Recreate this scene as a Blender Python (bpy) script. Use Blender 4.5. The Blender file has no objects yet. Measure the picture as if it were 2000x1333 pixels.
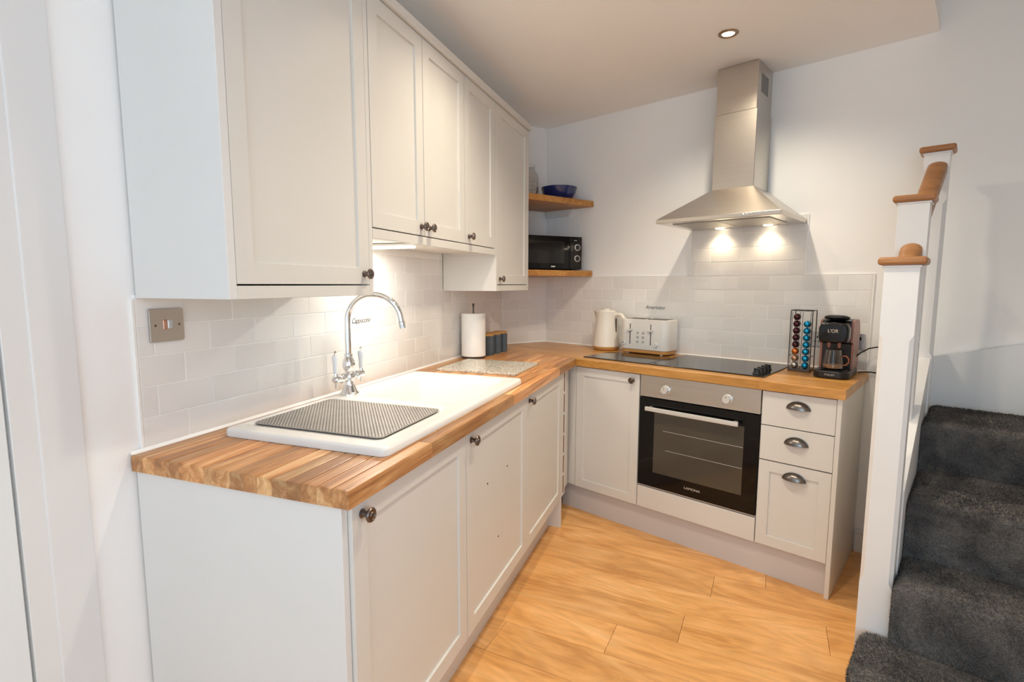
import bpy, bmesh, math, random
from mathutils import Vector, Matrix
random.seed(7)
PI = math.pi
S = bpy.context.scene
C = S.collection

# ------------------------------------------------------------------ camera
CAM = (1.3073, -0.8389, 1.3314); YAW, PITCH, ROLL, FPX = -20.0724, 6.2834, -0.1311, 1009.86
cd = bpy.data.cameras.new('camera'); cam = bpy.data.objects.new('camera', cd); C.objects.link(cam)
cd.sensor_width = 36.0; cd.lens = FPX / 2000 * 36.0; cd.clip_start = 0.02
cam.location = CAM
cam.rotation_euler = (Matrix.Rotation(math.radians(-YAW), 4, 'Z') @ Matrix.Rotation(math.radians(90 - PITCH), 4, 'X')
                      @ Matrix.Rotation(math.radians(-ROLL), 4, 'Z')).to_euler()
S.camera = cam
S.view_settings.view_transform = 'Standard'; S.view_settings.look = 'None'
S.view_settings.gamma = 1.0; S.view_settings.use_curve_mapping = False
S.view_settings.exposure = 0.08
S.cycles.use_denoising = True
S.cycles.use_adaptive_sampling = True; S.cycles.adaptive_threshold = 0.04
S.cycles.max_bounces = 12; S.cycles.diffuse_bounces = 10; S.cycles.glossy_bounces = 5; S.cycles.transmission_bounces = 8
S.cycles.transparent_max_bounces = 40; S.cycles.caustics_reflective = False; S.cycles.caustics_refractive = False
S.cycles.sample_clamp_indirect = 8.0

# ------------------------------------------------------------------ world (overcast daylight outside the rear window)
W = bpy.data.worlds.new('daylight'); S.world = W; W.use_nodes = True
bg = W.node_tree.nodes['Background']; bg.inputs[0].default_value = (0.72, 0.86, 1.0, 1); bg.inputs[1].default_value = 1.6
DAY = 23.0; DAYC = (0.56, 0.82, 1.0)        # rear window daylight
SIDE = 13.0; SIDE_FILL_C = (0.68, 0.81, 1.0)      # added cool fill from an unseen side opening
SPOT = 50.0; SPOT_SINK = 41.0; FILL_MID = 46.0; SPOTC = (1.0, 0.87, 0.67)   # ceiling downlights; the mid-floor one is added fill
def area_light(name, loc, rot, sx, sy, power, col):
    l = bpy.data.lights.new(name, 'AREA'); l.shape = 'RECTANGLE'; l.size = sx; l.size_y = sy; l.energy = power; l.color = col
    o = bpy.data.objects.new(name, l); C.objects.link(o); o.location = loc; o.rotation_euler = rot; return o
area_light('window_daylight', (1.35, -2.985, 1.35), (math.radians(84), 0, 0), 1.7, 1.5, DAY, DAYC)
area_light('side_fill', (2.535, -1.2, 1.50), (0, math.radians(90), 0), 1.1, 1.4, SIDE, SIDE_FILL_C)  # fill light added on the right to lift the left wall
area_light('landing_daylight', (2.95, 0.95, 4.35), (0, 0, 0), 0.5, 0.8, 0.4, (0.86, 0.94, 1.0))

# ------------------------------------------------------------------ frames of the walls: local x along the wall, -y into the room
AB = math.radians(-21.8721)
FA = (0.0, 0.0, PI / 2)                         # left wall: u = world y, t = world x
FB = (0.2366, 2.8203, AB)                       # back wall
FD = (0.0, 2.54, math.atan2(2.8203 - 2.54, 0.2366))   # short angled wall in the corner
LD = math.hypot(0.2366, 2.8203 - 2.54)
F0 = (0.0, 0.0, 0.0)
def wp(F, u, t, z=0.0):
    c, s = math.cos(F[2]), math.sin(F[2])
    return Vector((F[0] + u * c + t * s, F[1] + u * s - t * c, z))

# ------------------------------------------------------------------ materials
MATS = {}
def lin(c):
    return tuple((x / 12.92 if x <= 0.04045 else ((x + 0.055) / 1.055) ** 2.4) for x in c)
def hexc(h): return lin(tuple(int(h[i:i + 2], 16) / 255 for i in (0, 2, 4)))
def newmat(name):
    m = bpy.data.materials.new(name); m.use_nodes = True; MATS[name] = m
    nt = m.node_tree; return m, nt, nt.nodes['Principled BSDF']
def nd(nt, t, **kw):
    n = nt.nodes.new(t)
    for k, v in kw.items(): setattr(n, k, v)
    return n
def plain(name, col, rough=0.5, metal=0.0, var=0.03, nscale=6.0, bump=0.0, bscale=60.0, coat=0.0, spec=0.5, stretch=(1, 1, 1), trans=0.0, ior=1.45):
    m, nt, b = newmat(name)
    tc = nd(nt, 'ShaderNodeTexCoord'); mp = nd(nt, 'ShaderNodeMapping'); mp.inputs['Scale'].default_value = stretch
    nt.links.new(tc.outputs['Object'], mp.inputs['Vector'])
    n = nd(nt, 'ShaderNodeTexNoise'); n.inputs['Scale'].default_value = nscale; n.inputs['Detail'].default_value = 3
    nt.links.new(mp.outputs[0], n.inputs['Vector'])
    r = nd(nt, 'ShaderNodeValToRGB')
    r.color_ramp.elements[0].position = 0.3; r.color_ramp.elements[1].position = 0.7
    r.color_ramp.elements[0].color = tuple(max(0, x * (1 - var)) for x in col) + (1,)
    r.color_ramp.elements[1].color = tuple(min(1, x * (1 + var)) for x in col) + (1,)
    nt.links.new(n.outputs['Fac'], r.inputs[0]); nt.links.new(r.outputs[0], b.inputs['Base Color'])
    b.inputs['Roughness'].default_value = rough; b.inputs['Metallic'].default_value = metal
    b.inputs['Coat Weight'].default_value = coat; b.inputs['Coat Roughness'].default_value = 0.05
    b.inputs['Specular IOR Level'].default_value = spec; b.inputs['IOR'].default_value = ior
    b.inputs['Transmission Weight'].default_value = trans
    if bump > 0:
        n2 = nd(nt, 'ShaderNodeTexNoise'); n2.inputs['Scale'].default_value = bscale; n2.inputs['Detail'].default_value = 4
        nt.links.new(mp.outputs[0], n2.inputs['Vector'])
        bp = nd(nt, 'ShaderNodeBump'); bp.inputs['Strength'].default_value = bump; bp.inputs['Distance'].default_value = 0.002
        nt.links.new(n2.outputs['Fac'], bp.inputs['Height']); nt.links.new(bp.outputs[0], b.inputs['Normal'])
    return m
def emis(name, col, strength):
    m, nt, b = newmat(name); b.inputs['Base Color'].default_value = (0.8, 0.8, 0.8, 1)
    b.inputs['Emission Color'].default_value = col + (1,); b.inputs['Emission Strength'].default_value = strength; m.cycles.emission_sampling = 'NONE'
def wood(name, dark, mid, light, sc=(1.5, 16, 16), rough=0.4, var=0.35, coat=0.0, ring=0.35, knots=0.0, hue=None):
    m, nt, b = newmat(name); L = nt.links.new
    tc = nd(nt, 'ShaderNodeTexCoord'); oi = nd(nt, 'ShaderNodeObjectInfo')
    mul = nd(nt, 'ShaderNodeMath', operation='MULTIPLY'); mul.inputs[1].default_value = 53.0; L(oi.outputs['Random'], mul.inputs[0])
    add = nd(nt, 'ShaderNodeVectorMath', operation='ADD'); L(tc.outputs['Object'], add.inputs[0]); L(mul.outputs[0], add.inputs[1])
    mp = nd(nt, 'ShaderNodeMapping'); mp.inputs['Scale'].default_value = sc; L(add.outputs[0], mp.inputs['Vector'])
    n = nd(nt, 'ShaderNodeTexNoise'); n.inputs['Scale'].default_value = 1.0; n.inputs['Detail'].default_value = 6; n.inputs['Roughness'].default_value = 0.62
    n.inputs['Distortion'].default_value = 1.1; L(mp.outputs[0], n.inputs['Vector'])
    r = nd(nt, 'ShaderNodeValToRGB'); e = r.color_ramp.elements
    e[0].position = 0.27; e[0].color = dark + (1,); e[1].position = 0.75; e[1].color = light + (1,)
    k = e.new(0.5); k.color = mid + (1,); L(n.outputs['Fac'], r.inputs[0])
    mp2 = nd(nt, 'ShaderNodeMapping'); mp2.inputs['Scale'].default_value = (sc[0] * 6, sc[1] * 9, sc[2] * 9); L(add.outputs[0], mp2.inputs['Vector'])
    g = nd(nt, 'ShaderNodeTexNoise'); g.inputs['Scale'].default_value = 1.0; g.inputs['Detail'].default_value = 3; L(mp2.outputs[0], g.inputs['Vector'])
    # cathedral rings
    mp3 = nd(nt, 'ShaderNodeMapping'); mp3.inputs['Scale'].default_value = (sc[0] * 0.7, sc[1] * 0.55, sc[2] * 0.55); L(add.outputs[0], mp3.inputs['Vector'])
    rn = nd(nt, 'ShaderNodeTexNoise'); rn.inputs['Scale'].default_value = 1.0; rn.inputs['Detail'].default_value = 1; L(mp3.outputs[0], rn.inputs['Vector'])
    rm = nd(nt, 'ShaderNodeMath', operation='MULTIPLY'); rm.inputs[1].default_value = 90.0; L(rn.outputs['Fac'], rm.inputs[0])
    rs = nd(nt, 'ShaderNodeMath', operation='SINE'); L(rm.outputs[0], rs.inputs[0])
    rr = nd(nt, 'ShaderNodeMapRange'); rr.inputs[1].default_value = -1; rr.inputs[2].default_value = 1; rr.inputs[3].default_value = 1 - ring * 0.3; rr.inputs[4].default_value = 1.0; L(rs.outputs[0], rr.inputs[0])
    gr = nd(nt, 'ShaderNodeMapRange'); gr.inputs[3].default_value = 0.86; gr.inputs[4].default_value = 1.12; L(g.outputs['Fac'], gr.inputs[0])
    # each piece its own tone
    pr = nd(nt, 'ShaderNodeMapRange'); pr.inputs[3].default_value = 1 - var; pr.inputs[4].default_value = 1 + var * 0.8; L(oi.outputs['Random'], pr.inputs[0])
    m1 = nd(nt, 'ShaderNodeMath', operation='MULTIPLY'); L(rr.outputs[0], m1.inputs[0]); L(gr.outputs[0], m1.inputs[1])
    m2 = nd(nt, 'ShaderNodeMath', operation='MULTIPLY'); L(m1.outputs[0], m2.inputs[0]); L(pr.outputs[0], m2.inputs[1])
    mx = nd(nt, 'ShaderNodeVectorMath', operation='SCALE'); L(r.outputs[0], mx.inputs[0]); L(m2.outputs[0], mx.inputs['Scale'])
    L(mx.outputs[0], b.inputs['Base Color'])
    b.inputs['Roughness'].default_value = rough; b.inputs['Coat Weight'].default_value = coat; b.inputs['Coat Roughness'].default_value = 0.2
    bp = nd(nt, 'ShaderNodeBump'); bp.inputs['Strength'].default_value = 0.12; bp.inputs['Distance'].default_value = 0.001
    L(g.outputs['Fac'], bp.inputs['Height']); L(bp.outputs[0], b.inputs['Normal'])
    return m

plain('wall_paint', (0.875, 0.875, 0.87), 0.75, var=0.012, nscale=3, bump=0.08, bscale=120)
plain('ceiling_paint', (0.92, 0.915, 0.905), 0.85, var=0.01, nscale=3, bump=0.05, bscale=120)
plain('wood_paint', (0.74, 0.74, 0.738), 0.35, var=0.012, nscale=5, bump=0.05, bscale=90)
plain('door_paint', (0.76, 0.79, 0.80), 0.4, var=0.02, nscale=4, bump=0.1, bscale=60, stretch=(4, 4, 0.6))
plain('cabinet_paint', (0.66, 0.645, 0.61), 0.42, var=0.012, nscale=4, bump=0.05, bscale=150)
plain('panel_paint', (0.70, 0.70, 0.69), 0.45, var=0.012, nscale=4, bump=0.04, bscale=150)
plain('plinth_paint', (0.56, 0.53, 0.52), 0.5, var=0.015, nscale=5)
plain('carcass_board', (0.72, 0.70, 0.66), 0.6, var=0.02)
plain('rack_inside', hexc('8a5a34'), 0.6, var=0.1)
plain('grout', (0.86, 0.85, 0.83), 0.8, var=0.02, nscale=30)
plain('caulk', (0.86, 0.86, 0.84), 0.45, var=0.01)
plain('ceramic', (0.74, 0.73, 0.71), 0.12, var=0.006, nscale=3)
plain('chrome', (0.80, 0.81, 0.82), 0.06, 1.0, var=0.01)
plain('steel', (0.62, 0.60, 0.57), 0.28, 1.0, var=0.05, nscale=1.0, bump=0.12, bscale=1.0, stretch=(2, 2, 260))
plain('steel_brushed', (0.60, 0.56, 0.51), 0.30, 1.0, var=0.04, nscale=1.0, bump=0.10, bscale=1.0, stretch=(3, 3, 300))
plain('steel_plate', (0.56, 0.53, 0.50), 0.32, 1.0, var=0.04, nscale=8)
plain('pewter', (0.20, 0.18, 0.165), 0.30, 1.0, var=0.15, nscale=60)
plain('knob_pewter', (0.17, 0.135, 0.12), 0.33, 1.0, var=0.25, nscale=90)
plain('porcelain', (0.80, 0.82, 0.84), 0.15, var=0.01)
plain('mat_grey', (0.20, 0.185, 0.17), 0.5, 0.3, var=0.06, nscale=20)
plain('mat_light', (0.42, 0.39, 0.36), 0.45, 0.3, var=0.06, nscale=20)
plain('black_glass', (0.004, 0.004, 0.0045), 0.05, var=0.1, spec=0.35)
plain('hob_glass', (0.012, 0.011, 0.011), 0.08, var=0.1, spec=0.6)
plain('oven_window', (0.062, 0.054, 0.042), 0.05, var=0.12, nscale=3, spec=0.6)
plain('black_plastic', (0.012, 0.012, 0.013), 0.35, var=0.1)
plain('black_gloss', (0.007, 0.007, 0.008), 0.12, var=0.1, spec=0.4)
plain('dark_gap', (0.02, 0.018, 0.016), 0.8, var=0.1)
plain('silver_paint', (0.70, 0.70, 0.68), 0.35, 0.5, var=0.02)
plain('white_plastic', (0.78, 0.765, 0.73), 0.3, var=0.012)
plain('cream_plastic', (0.78, 0.74, 0.67), 0.32, var=0.012)
plain('bamboo', hexc('b98a4e'), 0.5, var=0.1, nscale=4, stretch=(1, 1, 30))
plain('grey_mark', (0.45, 0.45, 0.45), 0.5, var=0.05)
plain('paper', (0.85, 0.845, 0.82), 0.95, var=0.01, bump=0.25, bscale=120)
plain('canister_grey', (0.085, 0.105, 0.125), 0.38, var=0.12, nscale=25)
plain('rod_metal', (0.12, 0.10, 0.09), 0.35, 0.8, var=0.1)
plain('glaze_blue', (0.010, 0.022, 0.115), 0.12, var=0.15, nscale=8, coat=0.6)
plain('copper_plastic', (0.30, 0.135, 0.105), 0.35, 0.55, var=0.05)
plain('gold_mark', (0.62, 0.52, 0.40), 0.4, 0.3, var=0.03)
plain('pod_brown', (0.07, 0.022, 0.028), 0.22, 0.75, var=0.1)
plain('pod_orange', (0.62, 0.16, 0.035), 0.25, 0.7, var=0.1)
plain('pod_copper', (0.50, 0.28, 0.19), 0.25, 0.75, var=0.1)
plain('pod_blue', (0.012, 0.27, 0.50), 0.22, 0.7, var=0.1)
plain('pod_rim', (0.55, 0.52, 0.48), 0.25, 0.9, var=0.05)
plain('coffee', hexc('c79a63'), 0.5, var=0.08)
plain('copper_reflection_glass', (0.75, 0.25, 0.10), 0.1, var=0.05, trans=0.5)  # orange paints the copper's reflection into the clear cup handle
plain('cable_black', (0.012, 0.011, 0.011), 0.45, var=0.1)
plain('ink', (0.05, 0.045, 0.045), 0.7, var=0.1)
plain('copper_rocker', (0.60, 0.33, 0.24), 0.3, 0.8, var=0.05)
plain('brass_ring', (0.34, 0.24, 0.16), 0.3, 1.0, var=0.08)
plain('filter_mesh', (0.42, 0.40, 0.36), 0.45, 0.9, var=0.3, nscale=260)
emis('lamp_warm', (1.0, 0.82, 0.60), 14.0)
emis('lamp_white', (1.0, 0.93, 0.80), 16.0)
wood('worktop_wood', hexc('8f5a30'), hexc('c48a54'), hexc('ecc48e'), sc=(1.8, 22, 22), rough=0.36, var=0.36, coat=0.1)
wood('worktop_oak', hexc('a3702f'), hexc('c48c44'), hexc('d9a660'), sc=(2.2, 20, 20), rough=0.34, var=0.14, coat=0.2)
wood('shelf_oak', hexc('9a6630'), hexc('bd833f'), hexc('d29d58'), sc=(2.2, 24, 24), rough=0.42, var=0.10)
wood('rail_oak', hexc('8d5d34'), hexc('a87344'), hexc('bd8a58'), sc=(3, 30, 30), rough=0.38, var=0.06)
wood('floor_oak', hexc('c28646'), hexc('e4aa68'), hexc('f4c286'), sc=(2.0, 9, 9), rough=0.33, var=0.07, coat=0.15, ring=0.32)

def mk_tile():
    m, nt, b = newmat('tile_glaze'); L = nt.links.new
    tc = nd(nt, 'ShaderNodeTexCoord'); oi = nd(nt, 'ShaderNodeObjectInfo')
    mul = nd(nt, 'ShaderNodeMath', operation='MULTIPLY'); mul.inputs[1].default_value = 31.0; L(oi.outputs['Random'], mul.inputs[0])
    add = nd(nt, 'ShaderNodeVectorMath', operation='ADD'); L(tc.outputs['Object'], add.inputs[0]); L(mul.outputs[0], add.inputs[1])
    n = nd(nt, 'ShaderNodeTexNoise'); n.inputs['Scale'].default_value = 20; n.inputs['Detail'].default_value = 1; L(add.outputs[0], n.inputs['Vector'])
    bp = nd(nt, 'ShaderNodeBump'); bp.inputs['Strength'].default_value = 0.30; bp.inputs['Distance'].default_value = 0.004; L(n.outputs['Fac'], bp.inputs['Height'])
    L(bp.outputs[0], b.inputs['Normal'])
    pr = nd(nt, 'ShaderNodeMapRange'); pr.inputs[3].default_value = 0.94; pr.inputs[4].default_value = 1.03; L(oi.outputs['Random'], pr.inputs[0])
    mx = nd(nt, 'ShaderNodeVectorMath', operation='SCALE'); mx.inputs[0].default_value = (0.80, 0.787, 0.765); L(pr.outputs[0], mx.inputs['Scale'])
    L(mx.outputs[0], b.inputs['Base Color']); b.inputs['Roughness'].default_value = 0.09
mk_tile()
def mk_carpet():
    m, nt, b = newmat('carpet_pile'); L = nt.links.new
    tc = nd(nt, 'ShaderNodeTexCoord')
    n = nd(nt, 'ShaderNodeTexNoise'); n.inputs['Scale'].default_value = 9; n.inputs['Detail'].default_value = 4; n.inputs['Distortion'].default_value = 0.6
    L(tc.outputs['Object'], n.inputs['Vector'])
    f = nd(nt, 'ShaderNodeTexNoise'); f.inputs['Scale'].default_value = 330; f.inputs['Detail'].default_value = 2; L(tc.outputs['Object'], f.inputs['Vector'])
    r = nd(nt, 'ShaderNodeValToRGB'); r.color_ramp.elements[0].position = 0.35; r.color_ramp.elements[1].position = 0.68
    r.color_ramp.elements[0].color = (0.055, 0.055, 0.058, 1); r.color_ramp.elements[1].color = (0.155, 0.146, 0.140, 1)
    L(n.outputs['Fac'], r.inputs[0])
    fr = nd(nt, 'ShaderNodeMapRange'); fr.inputs[1].default_value = 0.3; fr.inputs[2].default_value = 0.7; fr.inputs[3].default_value = 0.55; fr.inputs[4].default_value = 1.5; L(f.outputs['Fac'], fr.inputs[0])
    mx = nd(nt, 'ShaderNodeVectorMath', operation='SCALE'); L(r.outputs[0], mx.inputs[0]); L(fr.outputs[0], mx.inputs['Scale']); L(mx.outputs[0], b.inputs['Base Color'])
    b.inputs['Roughness'].default_value = 1.0; b.inputs['Specular IOR Level'].default_value = 0.1
    b.inputs['Sheen Weight'].default_value = 0.5; b.inputs['Sheen Roughness'].default_value = 0.5; b.inputs['Sheen Tint'].default_value = (0.75, 0.66, 0.58, 1)
    bp = nd(nt, 'ShaderNodeBump'); bp.inputs['Strength'].default_value = 1.0; bp.inputs['Distance'].default_value = 0.006
    L(f.outputs['Fac'], bp.inputs['Height']); L(bp.outputs[0], b.inputs['Normal'])
mk_carpet()
def mk_granite():
    m, nt, b = newmat('granite'); L = nt.links.new
    tc = nd(nt, 'ShaderNodeTexCoord')
    v = nd(nt, 'ShaderNodeTexVoronoi'); v.inputs['Scale'].default_value = 170; L(tc.outputs['Object'], v.inputs['Vector'])
    r = nd(nt, 'ShaderNodeValToRGB'); e = r.color_ramp.elements
    e[0].position = 0.12; e[0].color = (0.30, 0.27, 0.23, 1); e[1].position = 0.9; e[1].color = (0.64, 0.60, 0.52, 1)
    k = e.new(0.3); k.color = (0.48, 0.44, 0.37, 1); k = e.new(0.55); k.color = (0.54, 0.50, 0.43, 1)
    sp = nd(nt, 'ShaderNodeSeparateColor'); L(v.outputs['Color'], sp.inputs[0]); L(sp.outputs[0], r.inputs[0]); L(r.outputs[0], b.inputs['Base Color'])
    b.inputs['Roughness'].default_value = 0.22
mk_granite()
def mk_glass(name, tint, rough=0.02):
    m, nt, b = newmat(name); L = nt.links.new
    t = nd(nt, 'ShaderNodeBsdfTransparent'); t.inputs[0].default_value = tint + (1,)
    g = nd(nt, 'ShaderNodeBsdfGlossy'); g.inputs['Roughness'].default_value = rough
    fr = nd(nt, 'ShaderNodeLayerWeight'); fr.inputs[0].default_value = 0.30
    mr = nd(nt, 'ShaderNodeMapRange'); mr.inputs[3].default_value = 0.03; mr.inputs[4].default_value = 0.55; L(fr.outputs['Facing'], mr.inputs[0])
    mx = nd(nt, 'ShaderNodeMixShader'); L(mr.outputs[0], mx.inputs[0]); L(t.outputs[0], mx.inputs[1]); L(g.outputs[0], mx.inputs[2])
    L(mx.outputs[0], nt.nodes['Material Output'].inputs[0])
mk_glass('thin_glass', (0.92, 0.91, 0.90)); mk_glass('window_glass', (0.97, 0.98, 0.98)); mk_glass('smoky_glass', (0.82, 0.78, 0.74))

# ------------------------------------------------------------------ mesh builder
class G:
    def __init__(s): s.bm = bmesh.new()
    def _add(s, b, M=None):
        if M is not None: bmesh.ops.transform(b, matrix=M, verts=b.verts)
        me = bpy.data.meshes.new('tmp'); b.to_mesh(me); b.free(); s.bm.from_mesh(me); bpy.data.meshes.remove(me); return s
    def box(s, x0, x1, y0, y1, z0, z1, bev=0.0, seg=1, M=None):
        b = bmesh.new(); bmesh.ops.create_cube(b, size=1.0)
        for v in b.verts:
            v.co = Vector(((x0 + x1) / 2 + v.co.x * (x1 - x0), (y0 + y1) / 2 + v.co.y * (y1 - y0), (z0 + z1) / 2 + v.co.z * (z1 - z0)))
        if bev > 0: bmesh.ops.bevel(b, geom=b.edges[:], offset=bev, segments=seg, profile=0.5, affect='EDGES', clamp_overlap=True)
        return s._add(b, M)
    def prism(s, poly, z0, z1, bev=0.0, seg=1, M=None, top_only=False):
        b = bmesh.new(); lo = [b.verts.new((p[0], p[1], z0)) for p in poly]; hi = [b.verts.new((p[0], p[1], z1)) for p in poly]
        n = len(poly); b.faces.new(lo[::-1]); b.faces.new(hi)
        for i in range(n): b.faces.new((lo[i], lo[(i + 1) % n], hi[(i + 1) % n], hi[i]))
        bmesh.ops.recalc_face_normals(b, faces=b.faces[:])
        if bev > 0:
            ed = [e for e in b.edges if abs(e.verts[0].co.z - z1) < 1e-5 and abs(e.verts[1].co.z - z1) < 1e-5] if top_only else b.edges[:]
            bmesh.ops.bevel(b, geom=ed, offset=bev, segments=seg, profile=0.5, affect='EDGES', clamp_overlap=True)
        return s._add(b, M)
    def lathe(s, prof, seg=24, M=None, sx=1.0, sy=1.0):
        b = bmesh.new(); rings = []
        for r, z in prof:
            if r < 1e-6: rings.append([b.verts.new((0, 0, z))])
            else: rings.append([b.verts.new((r * math.cos(2 * PI * i / seg) * sx, r * math.sin(2 * PI * i / seg) * sy, z)) for i in range(seg)])
        for A, B in zip(rings, rings[1:]):
            for i in range(seg):
                j = (i + 1) % seg
                if len(A) == 1 and len(B) == 1: continue
                if len(A) == 1: b.faces.new((A[0], B[j], B[i]))
                elif len(B) == 1: b.faces.new((A[i], A[j], B[0]))
                else: b.faces.new((A[i], A[j], B[j], B[i]))
        for R, fl in ((rings[0], True), (rings[-1], False)):
            if len(R) > 2: b.faces.new(R[::-1] if fl else R)
        bmesh.ops.recalc_face_normals(b, faces=b.faces[:])
        return s._add(b, M)
    def tube(s, pts, r, seg=10, caps=True, M=None):
        b = bmesh.new(); pts = [Vector(p) for p in pts]; n = len(pts); rr = r if isinstance(r, (list, tuple)) else [r] * n
        T = [((pts[min(i + 1, n - 1)] - pts[max(i - 1, 0)]).normalized()) for i in range(n)]
        ref = Vector((0, 0, 1)) if abs(T[0].z) < 0.9 else Vector((1, 0, 0)); N = (ref - T[0] * ref.dot(T[0])).normalized(); rings = []
        for i in range(n):
            N = (N - T[i] * N.dot(T[i])).normalized(); B = T[i].cross(N)
            rings.append([b.verts.new(pts[i] + (N * math.cos(2 * PI * k / seg) + B * math.sin(2 * PI * k / seg)) * rr[i]) for k in range(seg)])
        for A, B_ in zip(rings, rings[1:]):
            for k in range(seg): b.faces.new((A[k], A[(k + 1) % seg], B_[(k + 1) % seg], B_[k]))
        if caps: b.faces.new(rings[0][::-1]); b.faces.new(rings[-1])
        bmesh.ops.recalc_face_normals(b, faces=b.faces[:])
        return s._add(b, M)
    def raw(s, verts, faces, M=None):
        b = bmesh.new(); vs = [b.verts.new(v) for v in verts]
        for f in faces: b.faces.new([vs[i] for i in f])
        bmesh.ops.recalc_face_normals(b, faces=b.faces[:])
        return s._add(b, M)
    def mesh(s, name, mat, smooth=None):
        me = bpy.data.meshes.new(name); s.bm.to_mesh(me); s.bm.free()
        me.materials.append(MATS[mat])
        if smooth is not None:
            for p in me.polygons: p.use_smooth = True
            me.set_sharp_from_angle(angle=math.radians(smooth))
            if len(me.polygons) < 700: weight_normals(me)
        return me
def link(name, me, parent=None, label=None):
    o = bpy.data.objects.new(name, me); C.objects.link(o)
    if parent is not None: o.parent = parent
    if label: o['label'] = label
    return o
def part(name, g, mat, parent, smooth=35, label=None):
    return link(name, g.mesh(name, mat, smooth), parent, label)
def weight_normals(me):
    """area-weighted corner normals, so that bevels round only the edge"""
    me.update(); vn = {}
    sharp = {tuple(sorted(e.vertices)) for e in me.edges if e.use_edge_sharp}
    vf = [[] for _ in me.vertices]
    for p in me.polygons:
        for v in p.vertices: vf[v].append(p.index)
    P = me.polygons; res = [None] * len(me.loops)
    for p in P:
        n = len(p.vertices)
        for k, li in enumerate(p.loop_indices):
            v = p.vertices[k]; seen = {p.index}; stack = [p.index]
            while stack:
                f = stack.pop(); fv = list(P[f].vertices); i = fv.index(v)
                for w_ in (fv[i - 1], fv[(i + 1) % len(fv)]):
                    if tuple(sorted((v, w_))) in sharp: continue
                    for g_ in vf[v]:
                        if g_ not in seen and w_ in P[g_].vertices: seen.add(g_); stack.append(g_)
            acc = Vector((0, 0, 0))
            for f in seen: acc += P[f].normal * P[f].area
            res[li] = acc.normalized() if acc.length > 1e-12 else p.normal
    me.normals_split_custom_set([tuple(r) for r in res])
def place(o, F, u, t, z, rot=0.0):
    o.location = wp(F, u, t, z); o.rotation_euler = (0, 0, F[2] + rot); return o
def tag(o, label, cat, group=None):
    o['label'] = label; o['category'] = cat
    if group: o['group'] = group
    return o
def thing(name, label, cat, F, u, t, z, rot=0.0, group=None):
    o = bpy.data.objects.new(name, None); C.objects.link(o); o.empty_display_size = 0.05
    place(o, F, u, t, z, rot); return tag(o, label, cat, group)
def struct(name, g, mat, F=F0, smooth=None):
    o = link(name, g.mesh(name, mat, smooth)); place(o, F, 0, 0, 0); o['kind'] = 'structure'; return o
def clip(poly, region):
    """convex clip of poly by counter-clockwise convex region"""
    out = poly
    for i in range(len(region)):
        ax, ay = region[i]; bx, by = region[(i + 1) % len(region)]; inp = out; out = []
        if not inp: return []
        def side(p): return (bx - ax) * (p[1] - ay) - (by - ay) * (p[0] - ax)
        for k in range(len(inp)):
            p, q = inp[k], inp[(k + 1) % len(inp)]; sp, sq = side(p), side(q)
            if sp >= 0: out.append(p)
            if (sp >= 0) != (sq >= 0):
                f = sp / (sp - sq); out.append((p[0] + (q[0] - p[0]) * f, p[1] + (q[1] - p[1]) * f))
    res = []
    for p in out:
        if not res or math.hypot(p[0] - res[-1][0], p[1] - res[-1][1]) > 1e-4: res.append(p)
    if len(res) > 2 and math.hypot(res[0][0] - res[-1][0], res[0][1] - res[-1][1]) < 1e-4: res.pop()
    return res if len(res) > 2 else []
def poly_area(p): return abs(sum(p[i][0] * p[(i + 1) % len(p)][1] - p[(i + 1) % len(p)][0] * p[i][1] for i in range(len(p)))) / 2
def text_mesh(txt, size, depth, mat, shear=0.0, stretch=1.0):
    cu = bpy.data.curves.new('lettering', 'FONT'); cu.body = txt; cu.size = size; cu.extrude = depth; cu.shear = shear; cu.align_x = 'CENTER'; cu.align_y = 'CENTER'
    cu.resolution_u = 3
    o = bpy.data.objects.new('lettering', cu); C.objects.link(o); bpy.context.view_layer.update()
    me = bpy.data.meshes.new_from_object(o.evaluated_get(bpy.context.evaluated_depsgraph_get()))
    bpy.data.objects.remove(o); bpy.data.curves.remove(cu); me.materials.clear(); me.materials.append(MATS[mat])
    # stand it up: letters face local -y
    for v in me.vertices: v.co = Vector((v.co.x * stretch, -v.co.z, v.co.y))
    me.name = 'lettering'; return me
RX90 = Matrix.Rotation(PI / 2, 4, 'X')            # lathe axis z -> -y (into the room)
def faceM(x, y, z): return Matrix.Translation((x, y, z)) @ RX90

# ================================================================== THE ROOM
CEIL = 2.425; HI = 4.4
B_ = lambda s, t: tuple(wp(FB, s, t)[:2])
R0 = B_(3.15, 0); R1 = B_(3.15, 1.7); CE0 = B_(2.147, 0); CE1 = B_(2.147, 1.7)
floor_poly = [(-0.09, -3.1), (2.69, -3.1), (2.69, 0.15), B_(3.24, 0), B_(3.24, -0.09), B_(0, -0.09), (-0.09, 2.6)]
floor = struct('floor', G().prism(floor_poly, -0.06, -0.012), 'carcass_board')
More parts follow.
